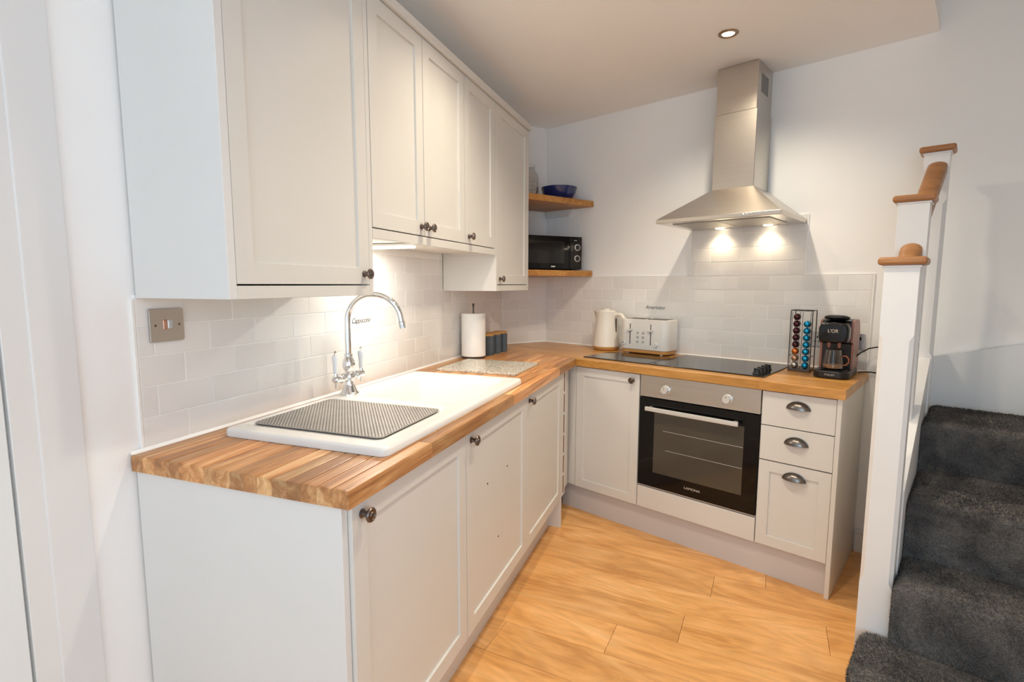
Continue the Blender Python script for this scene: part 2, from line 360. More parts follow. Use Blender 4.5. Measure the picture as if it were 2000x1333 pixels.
# oak boards laid across the room
fa = math.radians(-6.5); FF = (0, 0, fa)
reg = [(-0.005, -3), (2.52, -3), (2.52, 1.909), (0.237, 2.826), (-0.005, 2.54)]
def to_ff(p): c, s = math.cos(-fa), math.sin(-fa); return (p[0] * c - p[1] * s, p[0] * s + p[1] * c)
reg_l = [to_ff(p) for p in reg]
PW, PL = 0.179, 1.29
fixed = {0: 0.915, 1: 1.145, 3: 1.225, 4: 1.436, 2: 0.36, -1: 0.52}
for r in range(-25, 12):
    v0 = 1.021 + r * PW; off = fixed.get(r, (r * 0.437) % 1.0 * PL)
    for k in range(-4, 5):
        u0 = off + k * PL
        pl = clip([(u0 + .0006, v0 + .0006), (u0 + PL - .0006, v0 + .0006), (u0 + PL - .0006, v0 + PW - .0006), (u0 + .0006, v0 + PW - .0006)], reg_l)
        if pl and poly_area(pl) > 0.002:
            o = part('plank', G().prism(pl, -0.011, 0.0, 0.0009, top_only=True), 'floor_oak', floor, None)
            o.rotation_euler = (0, 0, fa)

ceil_poly = [(-0.09, -3.1), (2.69, -3.1), B_(3.24, 1.75), B_(3.15, 1.7), CE1, B_(2.147, -0.09), B_(0, -0.09), (-0.09, 2.6)]
struct('ceiling', G().prism(ceil_poly, CEIL, CEIL + 0.12), 'ceiling_paint')
g = G().prism([CE0, CE1, R1, R0], HI, HI + 0.1); struct('ceiling_stairwell', g, 'ceiling_paint')
struct('wall_stairwell', G().box(2.067, 2.147, -1.7, 0, CEIL + 0.12, HI), 'wall_paint', FB)
struct('wall_stairwell_front', G().box(2.067, 3.25, -1.8, -1.7, CEIL + 0.12, HI), 'wall_paint', FB)
wall_left = struct('wall_left', G().box(-0.225, 2.54, 0.006, 0.10, 0, CEIL).box(-1.05, -0.225, 0.052, 0.10, 0, CEIL)
                   .box(-1.05, -0.225, 0.006, 0.052, 2.02, CEIL).box(-3.1, -1.05, 0.006, 0.10, 0, CEIL), 'wall_paint', FA)
wall_corner = struct('wall_corner', G().box(0.0, LD, 0.006, 0.10, 0, CEIL), 'wall_paint', FD)
wall_back = struct('wall_back', G().box(-0.02, 3.25, 0.006, 0.10, 0, HI), 'wall_paint', FB)
FR1 = (R0[0], R0[1], AB - PI / 2)
struct('wall_right', G().box(-0.1, 1.7, 0.0, 0.10, 0, HI), 'wall_paint', FR1)
FR2 = (R1[0], R1[1], math.atan2(-3 - R1[1], 2.6 - R1[0]))
struct('wall_right_front', G().box(0.0, 0.57, 0.0, 0.10, 0, CEIL).box(1.97, 3.1, 0.0, 0.10, 0, CEIL).box(0.57, 1.97, 0.0, 0.10, 0, 0.62).box(0.57, 1.97, 0.0, 0.10, 2.08, CEIL), 'wall_paint', FR2)
w = struct('added_window', G().box(0.57, 1.97, 0.03, 0.08, 0.62, 0.67).box(0.57, 1.97, 0.03, 0.08, 2.03, 2.08).box(0.57, 0.62, 0.03, 0.08, 0.67, 2.03).box(1.92, 1.97, 0.03, 0.08, 0.67, 2.03).box(1.25, 1.29, 0.03, 0.08, 0.67, 2.03), 'wood_paint', FR2)  # made-up window, out of view, added to go with the side fill
for x0, x1 in ((0.62, 1.25), (1.29, 1.92)): part('pane', G().box(x0, x1, 0.05, 0.056, 0.67, 2.03), 'window_glass', w, None)
FRE = (2.7, -3.0, PI)
struct('wall_rear', G().box(0.0, 0.45, 0, 0.12, 0, CEIL).box(2.25, 2.8, 0, 0.12, 0, CEIL).box(0.45, 2.25, 0, 0.12, 0, 0.06).box(0.45, 2.25, 0, 0.12, 2.15, CEIL), 'wall_paint', FRE)
w = struct('window_1', G().box(0.45, 2.25, 0.04, 0.09, 0.06, 0.11).box(0.45, 2.25, 0.04, 0.09, 2.10, 2.15).box(0.45, 0.50, 0.04, 0.09, 0.11, 2.1).box(2.20, 2.25, 0.04, 0.09, 0.11, 2.1).box(1.33, 1.37, 0.04, 0.09, 0.11, 2.1), 'wood_paint', FRE)
for x0, x1 in ((0.50, 1.33), (1.37, 2.20)): part('pane', G().box(x0, x1, 0.06, 0.066, 0.11, 2.1), 'window_glass', w, None)

# door and its architrave on the left wall
d = struct('door_1', G().box(-1.045, -0.2315, 0.004, 0.05, 0.004, 2.015, 0.002), 'door_paint', FA)
part('door_handle', G().lathe([(0.0, 0.0), (0.024, 0.0), (0.024, 0.006), (0.009, 0.010), (0.009, 0.045), (0.0, 0.045)], 16, faceM(-0.985, 0.004, 1.0)).tube([(-0.985, -0.04, 1.0), (-0.87, -0.04, 1.0)], 0.008), 'chrome', d)
struct('trim_1', G().box(-0.226, -0.180, 0.002, 0.006, 0, 2.07, 0.001).box(-0.181, -0.095, -0.002, 0.006, 0, 2.12, 0.004, 2)
       .box(-1.09, -0.181, -0.010, 0.006, 2.07, 2.14, 0.004, 2), 'wood_paint', FA, 35)

# ------------------------------------------------------------------ tiles
TH, TWD, JT = 0.0778, 0.16, 0.003
Z0 = 0.9135
tile_cache = {}
def tile_mesh(wd, ht):
    k = (round(wd, 4), round(ht, 4))
    if k not in tile_cache:
        tile_cache[k] = G().box(0, wd, 0.0, 0.0065, 0, ht, 0.0014, 2).mesh('tile', 'tile_glaze', 40)
    return tile_cache[k]
def tile_rows(parent, u0, u1, z0, rows, phase):
    n = 0
    for r in range(rows):
        z = z0 + r * TH; ph = phase + (TWD / 2 if r % 2 else 0)
        k = math.floor((u0 - ph) / TWD)
        while ph + k * TWD < u1 - 1e-4:
            a, b = max(u0, ph + k * TWD), min(u1, ph + (k + 1) * TWD); k += 1
            if b - a < 0.012: continue
            o = link('tile', tile_mesh(b - a - JT, TH - JT), parent)
            o.location = (a + JT / 2, -0.0005, z + JT / 2); n += 1
            o.rotation_euler = (random.uniform(-.003, .003), 0, random.uniform(-.002, .002))
    return n
part('grout', G().box(0.037, 2.54, 0.0007, 0.0062, Z0, Z0 + TH * 5).box(0.592, 1.655, 0.0007, 0.0062, Z0 + TH * 5, Z0 + TH * 8), 'grout', wall_left, None)
tile_rows(wall_left, 0.037, 2.538, Z0, 5, -0.002)
tile_rows(wall_left, 0.592, 1.655, Z0 + 5 * TH, 2, -0.002 + TWD / 2)
part('grout', G().box(0.0, LD, 0.0007, 0.0062, Z0, Z0 + TH * 6), 'grout', wall_corner, None)
tile_rows(wall_corner, 0.002, LD - 0.002, Z0, 6, 0.06)
part('grout', G().box(0.0, 1.975, 0.0007, 0.0062, Z0, Z0 + TH * 6).box(1.085, 1.68, 0.0007, 0.0062, Z0 + TH * 6, Z0 + TH * 10), 'grout', wall_back, None)
tile_rows(wall_back, 0.003, 1.973, Z0, 6, 1.437 - 9 * TWD)
tile_rows(wall_back, 1.085, 1.68, Z0 + 6 * TH, 4, 1.437 - 9 * TWD)
# white edging where the tiles stop, and the sealant bead along the worktop
struct('trim_2', G().box(0.028, 0.036, -0.001, 0.006, 0.912, 1.294, 0.001), 'caulk', FA)
struct('trim_3', G().box(1.976, 1.986, -0.001, 0.006, 0.912, 1.386, 0.001).box(0.0, 1.083, 0.0, 0.006, 1.381, 1.386).box(1.682, 1.976, 0.0, 0.006, 1.381, 1.386)
       .box(1.076, 1.084, -0.001, 0.006, 1.381, 1.69).box(1.681, 1.689, -0.001, 0.006, 1.381, 1.69), 'caulk', FB)
def bead(name, F, u0, u1):
    struct(name, G().raw([(u0, 0, 0.9102), (u0, -0.007, 0.9102), (u0, 0, 0.9185), (u1, 0, 0.9102), (u1, -0.007, 0.9102), (u1, 0, 0.9185)],
                         [(0, 1, 2), (3, 4, 5), (0, 1, 4, 3), (1, 2, 5, 4), (0, 2, 5, 3)]), 'caulk', F)
bead('trim_4', FA, 0.0, 2.535); bead('trim_5', FD, 0.004, LD - 0.004); bead('trim_6', FB, 0.004, 1.985)
struct('baseboard_back', G().box(1.985, 2.16, -0.014, 0.006, 0, 0.095, 0.002).box(1.985, 2.16, -0.008, 0.006, 0.095, 0.118, 0.003, 2), 'wood_paint', FB, 35)

# ================================================================== CABINETS
def shaker(w_, h, th=0.02, m=0.072, dep=0.007):
    b = bmesh.new(); bmesh.ops.create_cube(b, size=1.0)
    for v in b.verts: v.co = Vector(((v.co.x + .5) * w_, (v.co.y - .5) * th, (v.co.z + .5) * h))
    fr = [f for f in b.faces if f.normal.y < -0.9][0]
    outer = [e for e in b.edges if all(abs(v.co.y + th) < 1e-6 for v in e.verts)]
    bmesh.ops.inset_region(b, faces=[fr], thickness=m, depth=0)
    bmesh.ops.inset_region(b, faces=[fr], thickness=0.0022, depth=-dep)
    bmesh.ops.bevel(b, geom=[e for e in outer if e.is_valid], offset=0.0018, segments=2, profile=0.5, affect='EDGES')
    g = G(); g._add(b); return g
KNOB = None
def knob_mesh():
    global KNOB
    if KNOB is None:
        KNOB = G().lathe([(0, 0), (0.0105, 0), (0.0105, 0.003), (0.0075, 0.005), (0.0062, 0.013), (0.0075, 0.017), (0.0135, 0.019), (0.0165, 0.0225), (0.0165, 0.025),
                          (0.0145, 0.0275), (0.0115, 0.0275), (0.0105, 0.0262), (0.0075, 0.0262), (0.006, 0.029), (0.0, 0.0305)], 20, RX90).mesh('knob', 'knob_pewter', 40)
    return KNOB
def knob(parent, x, z, y=-0.02):
    o = link('knob', knob_mesh(), parent, 'dark pewter knob'); o.location = (x, y, z); return o
def carcass(g, w_, d_, h, z0=0.0, top=False, bt=0.018, shelf=None):
    g.box(0, bt, 0, d_, z0, h).box(w_ - bt, w_, 0, d_, z0, h).box(bt, w_ - bt, 0, d_, z0, z0 + bt).box(bt, w_ - bt, d_ - 0.008, d_, z0 + bt, h)
    if top: g.box(bt, w_ - bt, 0, d_, h - bt, h)
    return g
WTB = 0.869
DF = 0.628
# --- left run base units
base = [(0.032, 0.600, 'left', 'white base cabinet at the near end of the sink run, beside the large end panel', None),
        (0.604, 1.202, 'left', 'white base cabinet under the sink bowl, three small screw holes in its door', 'holes'),
        (1.206, 1.797, 'left', 'white base cabinet farthest along the sink run, next to the narrow slotted rack', None)]
for u0, u1, side, lab, ex in base:
    w_ = u1 - u0; t_ = thing('base_cabinet', lab, 'cabinet', FA, u0, DF - 0.022, 0.15)
    part('carcass', carcass(G(), w_, DF - 0.03, WTB - 0.152), 'carcass_board', t_, None)
    dr = part('door', shaker(w_, 0.862 - 0.167), 'cabinet_paint', t_); dr.location = (0, -0.002, 0.017)
    knob(dr, 0.034, 0.665)
    if ex:
        for y, z in ((0.988, 0.626), (0.79, 0.628), (0.891, 0.384)):
            h = part('screw_hole', G().lathe([(0, 0), (0.0035, 0), (0.0035, 0.0012), (0.0, 0.0012)], 10, faceM(y - u0, -0.013, z - 0.167)), 'dark_gap', dr)
o = struct('plinth', G().box(0.032, 1.797, 0, 0.016, 0, 0.15), 'cabinet_paint', FA); place(o, FA, 0, 0.560, 0)
del o['kind']; tag(o, 'painted plinth board along the floor under the sink run cabinets', 'plinth')
o = link('end_panel', G().box(0, 0.02, -0.618, -0.002, 0.0, WTB - 0.001, 0.0012).mesh('end_panel', 'panel_paint', 35)); place(o, FA, 0.010, 0, 0)
tag(o, 'large plain pale end panel closing the near end of the sink run', 'end panel')
o = link('end_panel', G().box(0, 0.019, -0.628, -0.002, 0.0, WTB - 0.001, 0.0012).mesh('end_panel', 'cabinet_paint', 35)); place(o, FA, 1.800, 0, 0)
tag(o, 'slim end panel whose foot reaches the floor at the far end of the sink run', 'end panel')
# narrow slotted rack in the corner
t_ = thing('slotted_rack', 'narrow white rack with brown slots in the corner between the two cabinet runs', 'rack', FA, 1.821, DF + 0.001, 0.17)
g = G().box(0, 0.016, -0.0, 0.05, 0, 0.695).box(0.040, 0.058, -0.0, 0.05, 0, 0.695)
zz = [0.0, 0.118, 0.232, 0.345, 0.46, 0.575, 0.695]
for k, z in enumerate(zz): g.box(0.016, 0.040, 0.0, 0.05, max(0, z - 0.006), min(0.695, z + 0.006))
part('frame', g, 'cabinet_paint', t_, None); part('backing', G().box(0.0165, 0.0395, 0.030, 0.036, 0.007, 0.688).box(0.0385, 0.0398, 0.0015, 0.0298, 0.007, 0.688), 'rack_inside', t_, None)
# --- back run base units
FRB = 0.560
t_ = thing('corner_post', 'upright white filler post in the inner corner beside the back run door', 'filler post', FB, 0.574, FRB - 0.004, 0.15)
rb = part('return_board', G().box(0.0, 0.178, 0.0, 0.016, 0.15, WTB - 0.002, 0.001), 'cabinet_paint', t_); place(rb, FA, 1.880, 0.600, 0)
rb.matrix_parent_inverse = Matrix.LocRotScale(t_.location, t_.rotation_euler, None).inverted()
part('post', G().box(0, 0.089, 0.0, 0.018, 0.0, WTB - 0.151, 0.001), 'cabinet_paint', t_, None)
t_ = thing('base_cabinet', 'white base cabinet left of the oven, knob at its top right corner', 'cabinet', FB, 0.668, FRB - 0.022, 0.145)
part('carcass', carcass(G(), 0.400, 0.52, WTB - 0.147), 'carcass_board', t_, None)
dr = part('door', shaker(0.400, 0.862 - 0.15, m=0.070), 'cabinet_paint', t_); dr.location = (0, -0.002, 0.005)
knob(dr, 0.362, 0.677)
# oven housing
t_ = thing('oven_housing', 'white oven housing with a blank strip below the built-in oven', 'cabinet', FB, 1.070, FRB - 0.022, 0.145)
part('carcass', carcass(G(), 0.601, 0.52, WTB - 0.147, bt=0.003).box(0.003, 0.598, 0.0, 0.5, 0.105, 0.121), 'carcass_board', t_, None)
part('filler_strip', G().box(0.002, 0.599, -0.022, -0.002, 0.005, 0.119, 0.0015), 'cabinet_paint', t_)
# drawer unit
t_ = thing('drawer_unit', 'white unit of three drawers right of the oven with cup handles', 'drawer unit', FB, 1.673, FRB - 0.022, 0.145)
part('carcass', carcass(G(), 0.286, 0.52, WTB - 0.147), 'carcass_board', t_, None)
def cup_pull():
    g = G(); V = []; Fc = []; na, nb = 18, 7; a, b_, c = 0.044, 0.032, 0.024
    for sh in (0.0, 0.0022):
        for i in range(na + 1):
            al = PI * i / na
            for j in range(nb + 1):
                be = PI / 2 * j / nb
                V.append(((a - sh) * math.cos(al), -(c - sh) * math.sin(al) * math.sin(be), (b_ - sh) * math.sin(al) * math.cos(be)))
    n1 = (na + 1) * (nb + 1)
    for i in range(na):
        for j in range(nb):
            q = i * (nb + 1) + j; Fc.append((q, q + 1, q + nb + 2, q + nb + 1)); Fc.append((n1 + q, n1 + q + nb + 1, n1 + q + nb + 2, n1 + q + 1))
    for i in range(na):
        q = i * (nb + 1) + nb; Fc.append((q, q + nb + 1, n1 + q + nb + 1, n1 + q))
    g.raw(V, Fc)
    pts = [((a + 0.002) * math.cos(PI * i / 24), -0.0015, (b_ + 0.002) * math.sin(PI * i / 24)) for i in range(25)]
    g.tube(pts, 0.0026, 8)
    return g.mesh('cup_handle', 'pewter', 40)
CUP = cup_pull()
for z0, z1, hz, kind in ((0.710, 0.862, 0.798, 0), (0.551, 0.706, 0.640, 0), (0.152, 0.546, 0.482, 1)):
    if kind: gg = shaker(0.286, z1 - z0, m=0.066)
    else: gg = G().box(0, 0.286, -0.02, 0, 0, z1 - z0, 0.0018, 2)
    dr = part('drawer', gg, 'cabinet_paint', t_); dr.location = (0, -0.002, z0 - 0.145)
    h = link('cup_handle', CUP, dr, 'dark pewter cup handle'); h.location = (0.146, -0.02 if kind == 0 else -0.02, hz - z0)
o = link('plinth', G().box(0.56, 1.958, 0, 0.016, 0, 0.145).mesh('plinth', 'plinth_paint')); place(o, FB, 0, 0.535, 0)
tag(o, 'grey plinth board along the floor below the oven and drawers', 'plinth')
o = link('end_panel', G().box(0, 0.018, -0.566, -0.002, 0.0, WTB - 0.001, 0.0012).mesh('end_panel', 'cabinet_paint', 35)); place(o, FB, 1.961, 0, 0)
tag(o, 'tall beige end panel right of the drawers reaching the floor', 'end panel')

# --- wall units
UD = 0.308
def wall_unit(name, lab, u0, u1, zb, zt, doors, sides, knobs, pel=0.031):
    w_ = u1 - u0; t_ = thing(name, lab, 'cabinet', FA, u0, UD - 0.020, zb)
    h = zt - zb
    sl, sr = sides
    cc = part('carcass', carcass(G(), w_ - sl - sr - 0.002, UD - 0.034, h - 0.001, z0=pel - 0.019, top=True), 'carcass_board', t_, None); cc.location = (sl + 0.001, 0, 0)
    if sl: part('side_panel', G().box(0, sl, -0.02, UD - 0.0215, 0, h - 0.001, 0.001), 'panel_paint' if u0 < 0.1 else 'cabinet_paint', t_)
    if sr: part('side_panel', G().box(w_ - sr, w_, -0.02, UD - 0.0215, 0, h - 0.001, 0.001), 'cabinet_paint', t_)
    part('pelmet', G().box(sl, w_ - sr, -0.02, 0.0, 0, pel, 0.001), 'cabinet_paint', t_)
    n = len(doors)
    for (a, b_), k in zip(doors, knobs):
        dr = part('door', shaker(b_ - a, h - pel - 0.005, m=0.071), 'cabinet_paint', t_); dr.location = (a - u0, 0, pel + 0.004)
        knob(dr, k[0] - a, k[1] - zb - pel - 0.004)
    return t_
UT = 2.2305
wall_unit('wall_cabinet', 'nearest white wall cabinet, its pale side panel facing the room, above the steel switch', 0.040, 0.590, 1.295, UT, [(0.063, 0.569)], (0.022, 0.020), [(0.541, 1.362)])
wall_unit('wall_cabinet', 'white two-door wall cabinet above the tap, its two knobs side by side', 0.592, 1.287, 1.478, UT, [(0.594, 0.926), (0.929, 1.285)], (0.0, 0.0), [(0.900, 1.545), (0.960, 1.545)])
wall_unit('wall_cabinet', 'narrow white single-door wall cabinet between the two-door cabinet and the deeper end cabinet', 1.289, 1.640, 1.478, UT, [(1.291, 1.638)], (0.0, 0.0), [(1.325, 1.545)])
wall_unit('wall_cabinet', 'white wall cabinet beside the corner shelves, hanging lower than its neighbour', 1.6565, 2.181, 1.295, UT, [(1.674, 2.160)], (0.015, 0.019), [(1.705, 1.358)])
o = link('filler_strip', G().box(0, 0.0145, -0.308, -0.05, 1.478, UT - 0.001).mesh('filler_strip', 'cabinet_paint')); place(o, FA, 1.6412, 0, 0)
tag(o, 'slim white filler strip left of the lower-hanging end wall cabinet', 'filler strip')
o = link('cornice', G().box(0.040, 2.184, -0.322, -0.002, 2.2315, 2.263, 0.002).mesh('cornice', 'cabinet_paint', 35)); place(o, FA, 0, 0, 0)
tag(o, 'plain white cornice strip along the top of the wall cabinets', 'cornice')
# strip lamp under the wall cabinet
t_ = thing('cabinet_strip_light', 'glowing strip light under the wall cabinet above the tap', 'light', FA, 0.935, 0.15, 1.4885)
part('housing', G().box(-0.018, 0.018, -0.11, 0.11, -0.010, -0.0005, 0.002), 'white_plastic', t_)
part('tube', G().box(-0.013, 0.013, -0.105, 0.105, -0.019, -0.0102, 0.004, 2), 'lamp_white', t_, label='glowing white tube')
l = bpy.data.lights.new('strip_glow', 'AREA'); l.shape = 'RECTANGLE'; l.size = 0.03; l.size_y = 0.2; l.energy = 3.0; l.color = (1.0, 0.95, 0.86)
lo = bpy.data.objects.new('strip_glow', l); C.objects.link(lo); lo.parent = t_; lo.location = (0, 0, -0.022)

# ================================================================== WORKTOPS
def yend(x): return FB[1] + ((x - FB[0]) * math.sin(AB) - 0.583) / math.cos(AB)
# sink run (local x = world y, local y = -world x)
ta = thing('worktop', 'oiled wooden worktop of joined staves carrying the white sink', 'worktop', FA, 0, 0, WTB)
WD = 0.646
regA = [(0.0, -WD), (yend(WD), -WD), (yend(0.0), -0.0005), (0.0, -0.0005)]
HX0, HX1, HY0, HY1 = 0.66, 1.185, -0.560, -0.135            # opening for the bowl
nst = 16; sw = WD / nst
def stave(parent, poly, mat, bev=0.0012, big=False):
    if len(poly) < 3 or poly_area(poly) < 0.0004: return
    part('stave', G().prism(poly, 0.0, 0.041, 0.0045 if big else 0.0006, 2 if big else 1, top_only=True), mat, parent, 35)
for i in range(nst):
    y0, y1 = -WD + i * sw, -WD + (i + 1) * sw
    cuts = [0.0]; x = random.uniform(0.35, 0.9)
    while x < 2.3: cuts.append(x); x += random.uniform(0.45, 0.95)
    cuts.append(2.4)
    for a, b_ in zip(cuts, cuts[1:]):
        segs = [(a, b_, y0, y1)]
        if y1 > HY0 + 1e-6 and y0 < HY1 - 1e-6:
            segs = []
            if a < HX0: segs.append((a, min(b_, HX0), y0, y1))
            if b_ > HX1: segs.append((max(a, HX1), b_, y0, y1))
            m0, m1 = max(a, HX0), min(b_, HX1)
            if m1 > m0:
                if y0 < HY0: segs.append((m0, m1, y0, HY0))
                if y1 > HY1: segs.append((m0, m1, HY1, y1))
        for p0, p1, q0, q1 in segs:
            stave(ta, clip([(p0, q0), (p1, q0), (p1, q1), (p0, q1)], regA), 'worktop_wood', big=(i == 0 or p0 == 0.0))
# back run
tb = thing('worktop', 'oiled wooden worktop of the back run carrying the hob, toaster and kettle', 'worktop', FB, 0, 0, WTB)
def toB(p):
    dx, dy = p[0] - FB[0], p[1] - FB[1]; c, s = math.cos(AB), math.sin(AB); return (dx * c + dy * s, -dx * s + dy * c)
regB = [toB((0.0005, yend(0.0) + 0.0006)), toB((WD, yend(WD) + 0.0006)), (1.990, -0.583), (1.990, -0.0005), (0.0, -0.0005), toB((0.0005, 2.5395))]
nst = 13; sw = 0.62 / nst
for i in range(nst + 3):
    y0, y1 = -0.583 + i * sw, -0.583 + (i + 1) * sw
    cuts = [-0.7]; x = random.uniform(-0.2, 0.4)
    while x < 1.7: cuts.append(x); x += random.uniform(0.5, 0.95)
    cuts.append(2.0)
    for a, b_ in zip(cuts, cuts[1:]):
        stave(tb, clip([(a, y0), (b_, y0), (b_, y1), (a, y1)], regB), 'worktop_oak', big=(i == 0 or b_ == 2.0))
WT = 0.910

# ================================================================== SINK
def smooth(x): x = max(0.0, min(1.0, x)); return x * x * (3 - 2 * x)
def rrect(x, y, x0, x1, y0, y1, r):
    """signed distance outside(+)/inside(-) of a rounded rectangle"""
    cx, cy = (x0 + x1) / 2, (y0 + y1) / 2; qx = abs(x - cx) - (x1 - x0) / 2 + r; qy = abs(y - cy) - (y1 - y0) / 2 + r
    return math.hypot(max(qx, 0), max(qy, 0)) + min(max(qx, qy), 0) - r
ts = thing('sink', 'white ceramic inset sink with ribbed drainer beside its bowl', 'sink', FA, 0, 0, WT)
SX0, SX1, SY0, SY1 = 0.200, 1.225, -0.602, -0.072
def sink_z(x, y):
    z = 0.022
    e = -rrect(x, y, SX0, SX1, SY0, SY1, 0.024)                 # rounded rim
    if e < 0.008: z -= 0.008 * (1 - math.sqrt(max(0, 1 - (1 - max(e, 0) / 0.008) ** 2)))
    dd = -rrect(x, y, SX0 + 0.05, 0.640, SY0 + 0.05, SY1 - 0.014, 0.03)   # drainer
    if dd > 0: z -= 0.009 * smooth(dd / 0.018)
    bb = -rrect(x, y, 0.675, 1.170, SY0 + 0.055, SY1 - 0.075, 0.06)       # bowl
    if bb > 0: z -= 0.175 * smooth(bb / 0.035) + 0.01 * smooth((bb - .03) / 0.15)
    return z
nx, ny = 206, 107; V = []; Fc = []
for i in range(nx):
    for j in range(ny):
        x = SX0 + (SX1 - SX0) * i / (nx - 1); y = SY0 + (SY1 - SY0) * j / (ny - 1)
        # pull the grid corners onto the rounded outline
        d_ = rrect(x, y, SX0, SX1, SY0, SY1, 0.024)
        if d_ > 0:
            cx = min(max(x, SX0 + 0.024), SX1 - 0.024); cy = min(max(y, SY0 + 0.024), SY1 - 0.024)
            vx, vy = x - cx, y - cy; L_ = math.hypot(vx, vy); x, y = cx + vx / L_ * 0.024, cy + vy / L_ * 0.024
        V.append((x, y, sink_z(x, y)))
n1 = len(V)
for (x, y, z) in V[:n1]: V.append((x, y, min(0.0006, z - 0.009)))
ix = lambda i, j: i * ny + j
for i in range(nx - 1):
    for j in range(ny - 1):
        Fc.append((ix(i, j), ix(i + 1, j), ix(i + 1, j + 1), ix(i, j + 1))); Fc.append((n1 + ix(i, j), n1 + ix(i, j + 1), n1 + ix(i + 1, j + 1), n1 + ix(i + 1, j)))
bd = [ix(i, 0) for i in range(nx)] + [ix(nx - 1, j) for j in range(1, ny)] + [ix(i, ny - 1) for i in range(nx - 2, -1, -1)] + [ix(0, j) for j in range(ny - 2, 0, -1)]
for a, b_ in zip(bd, bd[1:] + bd[:1]): Fc.append((a, n1 + a, n1 + b_, b_))
me = bpy.data.meshes.new('basin'); me.from_pydata(V, [], Fc); me.materials.append(MATS['ceramic'])
for p in me.polygons: p.use_smooth = True
me.set_sharp_from_angle(angle=math.radians(60)); link('basin', me, ts)
g = G()
for k in range(7): g.tube([(0.30, -0.15 - 0.055 * k, 0.0131), (0.60, -0.15 - 0.055 * k, 0.0131)], 0.003, 6)
part('drainer_rib', g, 'ceramic', ts)
part('waste', G().lathe([(0, 0), (0.042, 0), (0.042, 0.003), (0.03, 0.004), (0.026, 0.001), (0, 0.001)], 24, Matrix.Translation((0.92, -0.35, -0.1630))), 'chrome', ts)
# mesh mat on the drainer
tm = thing('drainer_mat', 'grey woven mesh mat lying over the sink drainer', 'mat', FA, 0, 0, WT + 0.0126)
MX0, MX1, MY0, MY1 = 0.282, 0.618, -0.532, -0.096
def matpoly(x0, x1, y0, y1, r=0.02, n=4):
    P = []
    for cx, cy, a0 in ((x1 - r, y1 - r, 0), (x0 + r, y1 - r, 90), (x0 + r, y0 + r, 180), (x1 - r, y0 + r, 270)):
        for k in range(n + 1):
            a = math.radians(a0 + 90 * k / n); P.append((cx + r * math.cos(a), cy + r * math.sin(a)))
    return P
mreg = matpoly(MX0, MX1, MY0, MY1)
part('sheet', G().prism(mreg, 0.0046, 0.0058), 'mat_grey', tm, None)
def strands(ang, pitch, wd, z0, z1):
    g = G(); c, s = math.cos(ang), math.sin(ang); cx, cy = (MX0 + MX1) / 2, (MY0 + MY1) / 2; k = -0.35
    while k < 0.35:
        q = [(cx + c * a - s * b_, cy + s * a + c * b_) for a, b_ in ((-.4, k), (.4, k), (.4, k + wd), (-.4, k + wd))]
        pl = clip(q, mreg)
        if pl: g.prism(pl, z0, z1)
        k += pitch
    return g
va = math.atan2(-1.01, -1.29)
o = part('strand', strands(va, 0.0085, 0.0042, 0.0058, 0.0074), 'mat_light', tm, None); o['kind'] = 'stuff'
o = part('strand', strands(va + PI / 2, 0.0085, 0.003, 0.0058, 0.0070), 'mat_light', tm, None); o['kind'] = 'stuff'
part('bound_edge', G().tube([(p[0], p[1], 0.0056) for p in mreg + mreg[:1]], 0.0012, 6, caps=False), 'mat_light', tm)
# mixer tap
tt = thing('mixer_tap', 'chrome swan-neck mixer tap with white porcelain lever handles', 'tap', FA, 0.703, 0.112, WT + 0.0215)
part('base', G().lathe([(0, 0), (0.034, 0), (0.034, 0.004), (0.028, 0.010), (0.020, 0.032), (0.015, 0.036), (0.013, 0.050), (0, 0.050)], 28), 'chrome', tt)
part('body', G().lathe([(0, 0.048), (0.014, 0.048), (0.022, 0.056), (0.023, 0.066), (0.019, 0.078), (0.014, 0.083), (0.021, 0.096), (0.023, 0.108), (0.020, 0.124), (0.0125, 0.136), (0.0125, 0.14), (0, 0.14)], 24), 'chrome', tt)
R_ = 0.098; arc = [(0, 0, 0.135), (0, 0, 0.20), (0, 0, 0.255)]
tx, ty = 0.30, -1.0; tl = math.hypot(tx, ty); tx, ty = tx / tl, ty / tl
for k in range(0, 26):
    a = math.radians(168 * k / 25); q = R_ * (1 - math.cos(a)); arc.append((tx * q, ty * q, 0.265 + R_ * math.sin(a) * 1.0))
arc.append((arc[-1][0] + tx * 0.004, arc[-1][1] + ty * 0.004, arc[-1][2] - 0.022)); sp = part('spout', G().tube(arc, 0.0108, 16), 'chrome', tt)
e0, e1 = Vector(arc[-2]), Vector(arc[-1]); dv = (e1 - e0).normalized()
part('nozzle', G().tube([e1 - dv * 0.004, e1 + dv * 0.002, e1 + dv * 0.006, e1 + dv * 0.022], [0.0115, 0.0135, 0.0128, 0.0115], 16), 'chrome', tt)
part('collar', G().lathe([(0.0108, 0.138), (0.0145, 0.139), (0.0145, 0.148), (0.0108, 0.150)], 20), 'chrome', tt)
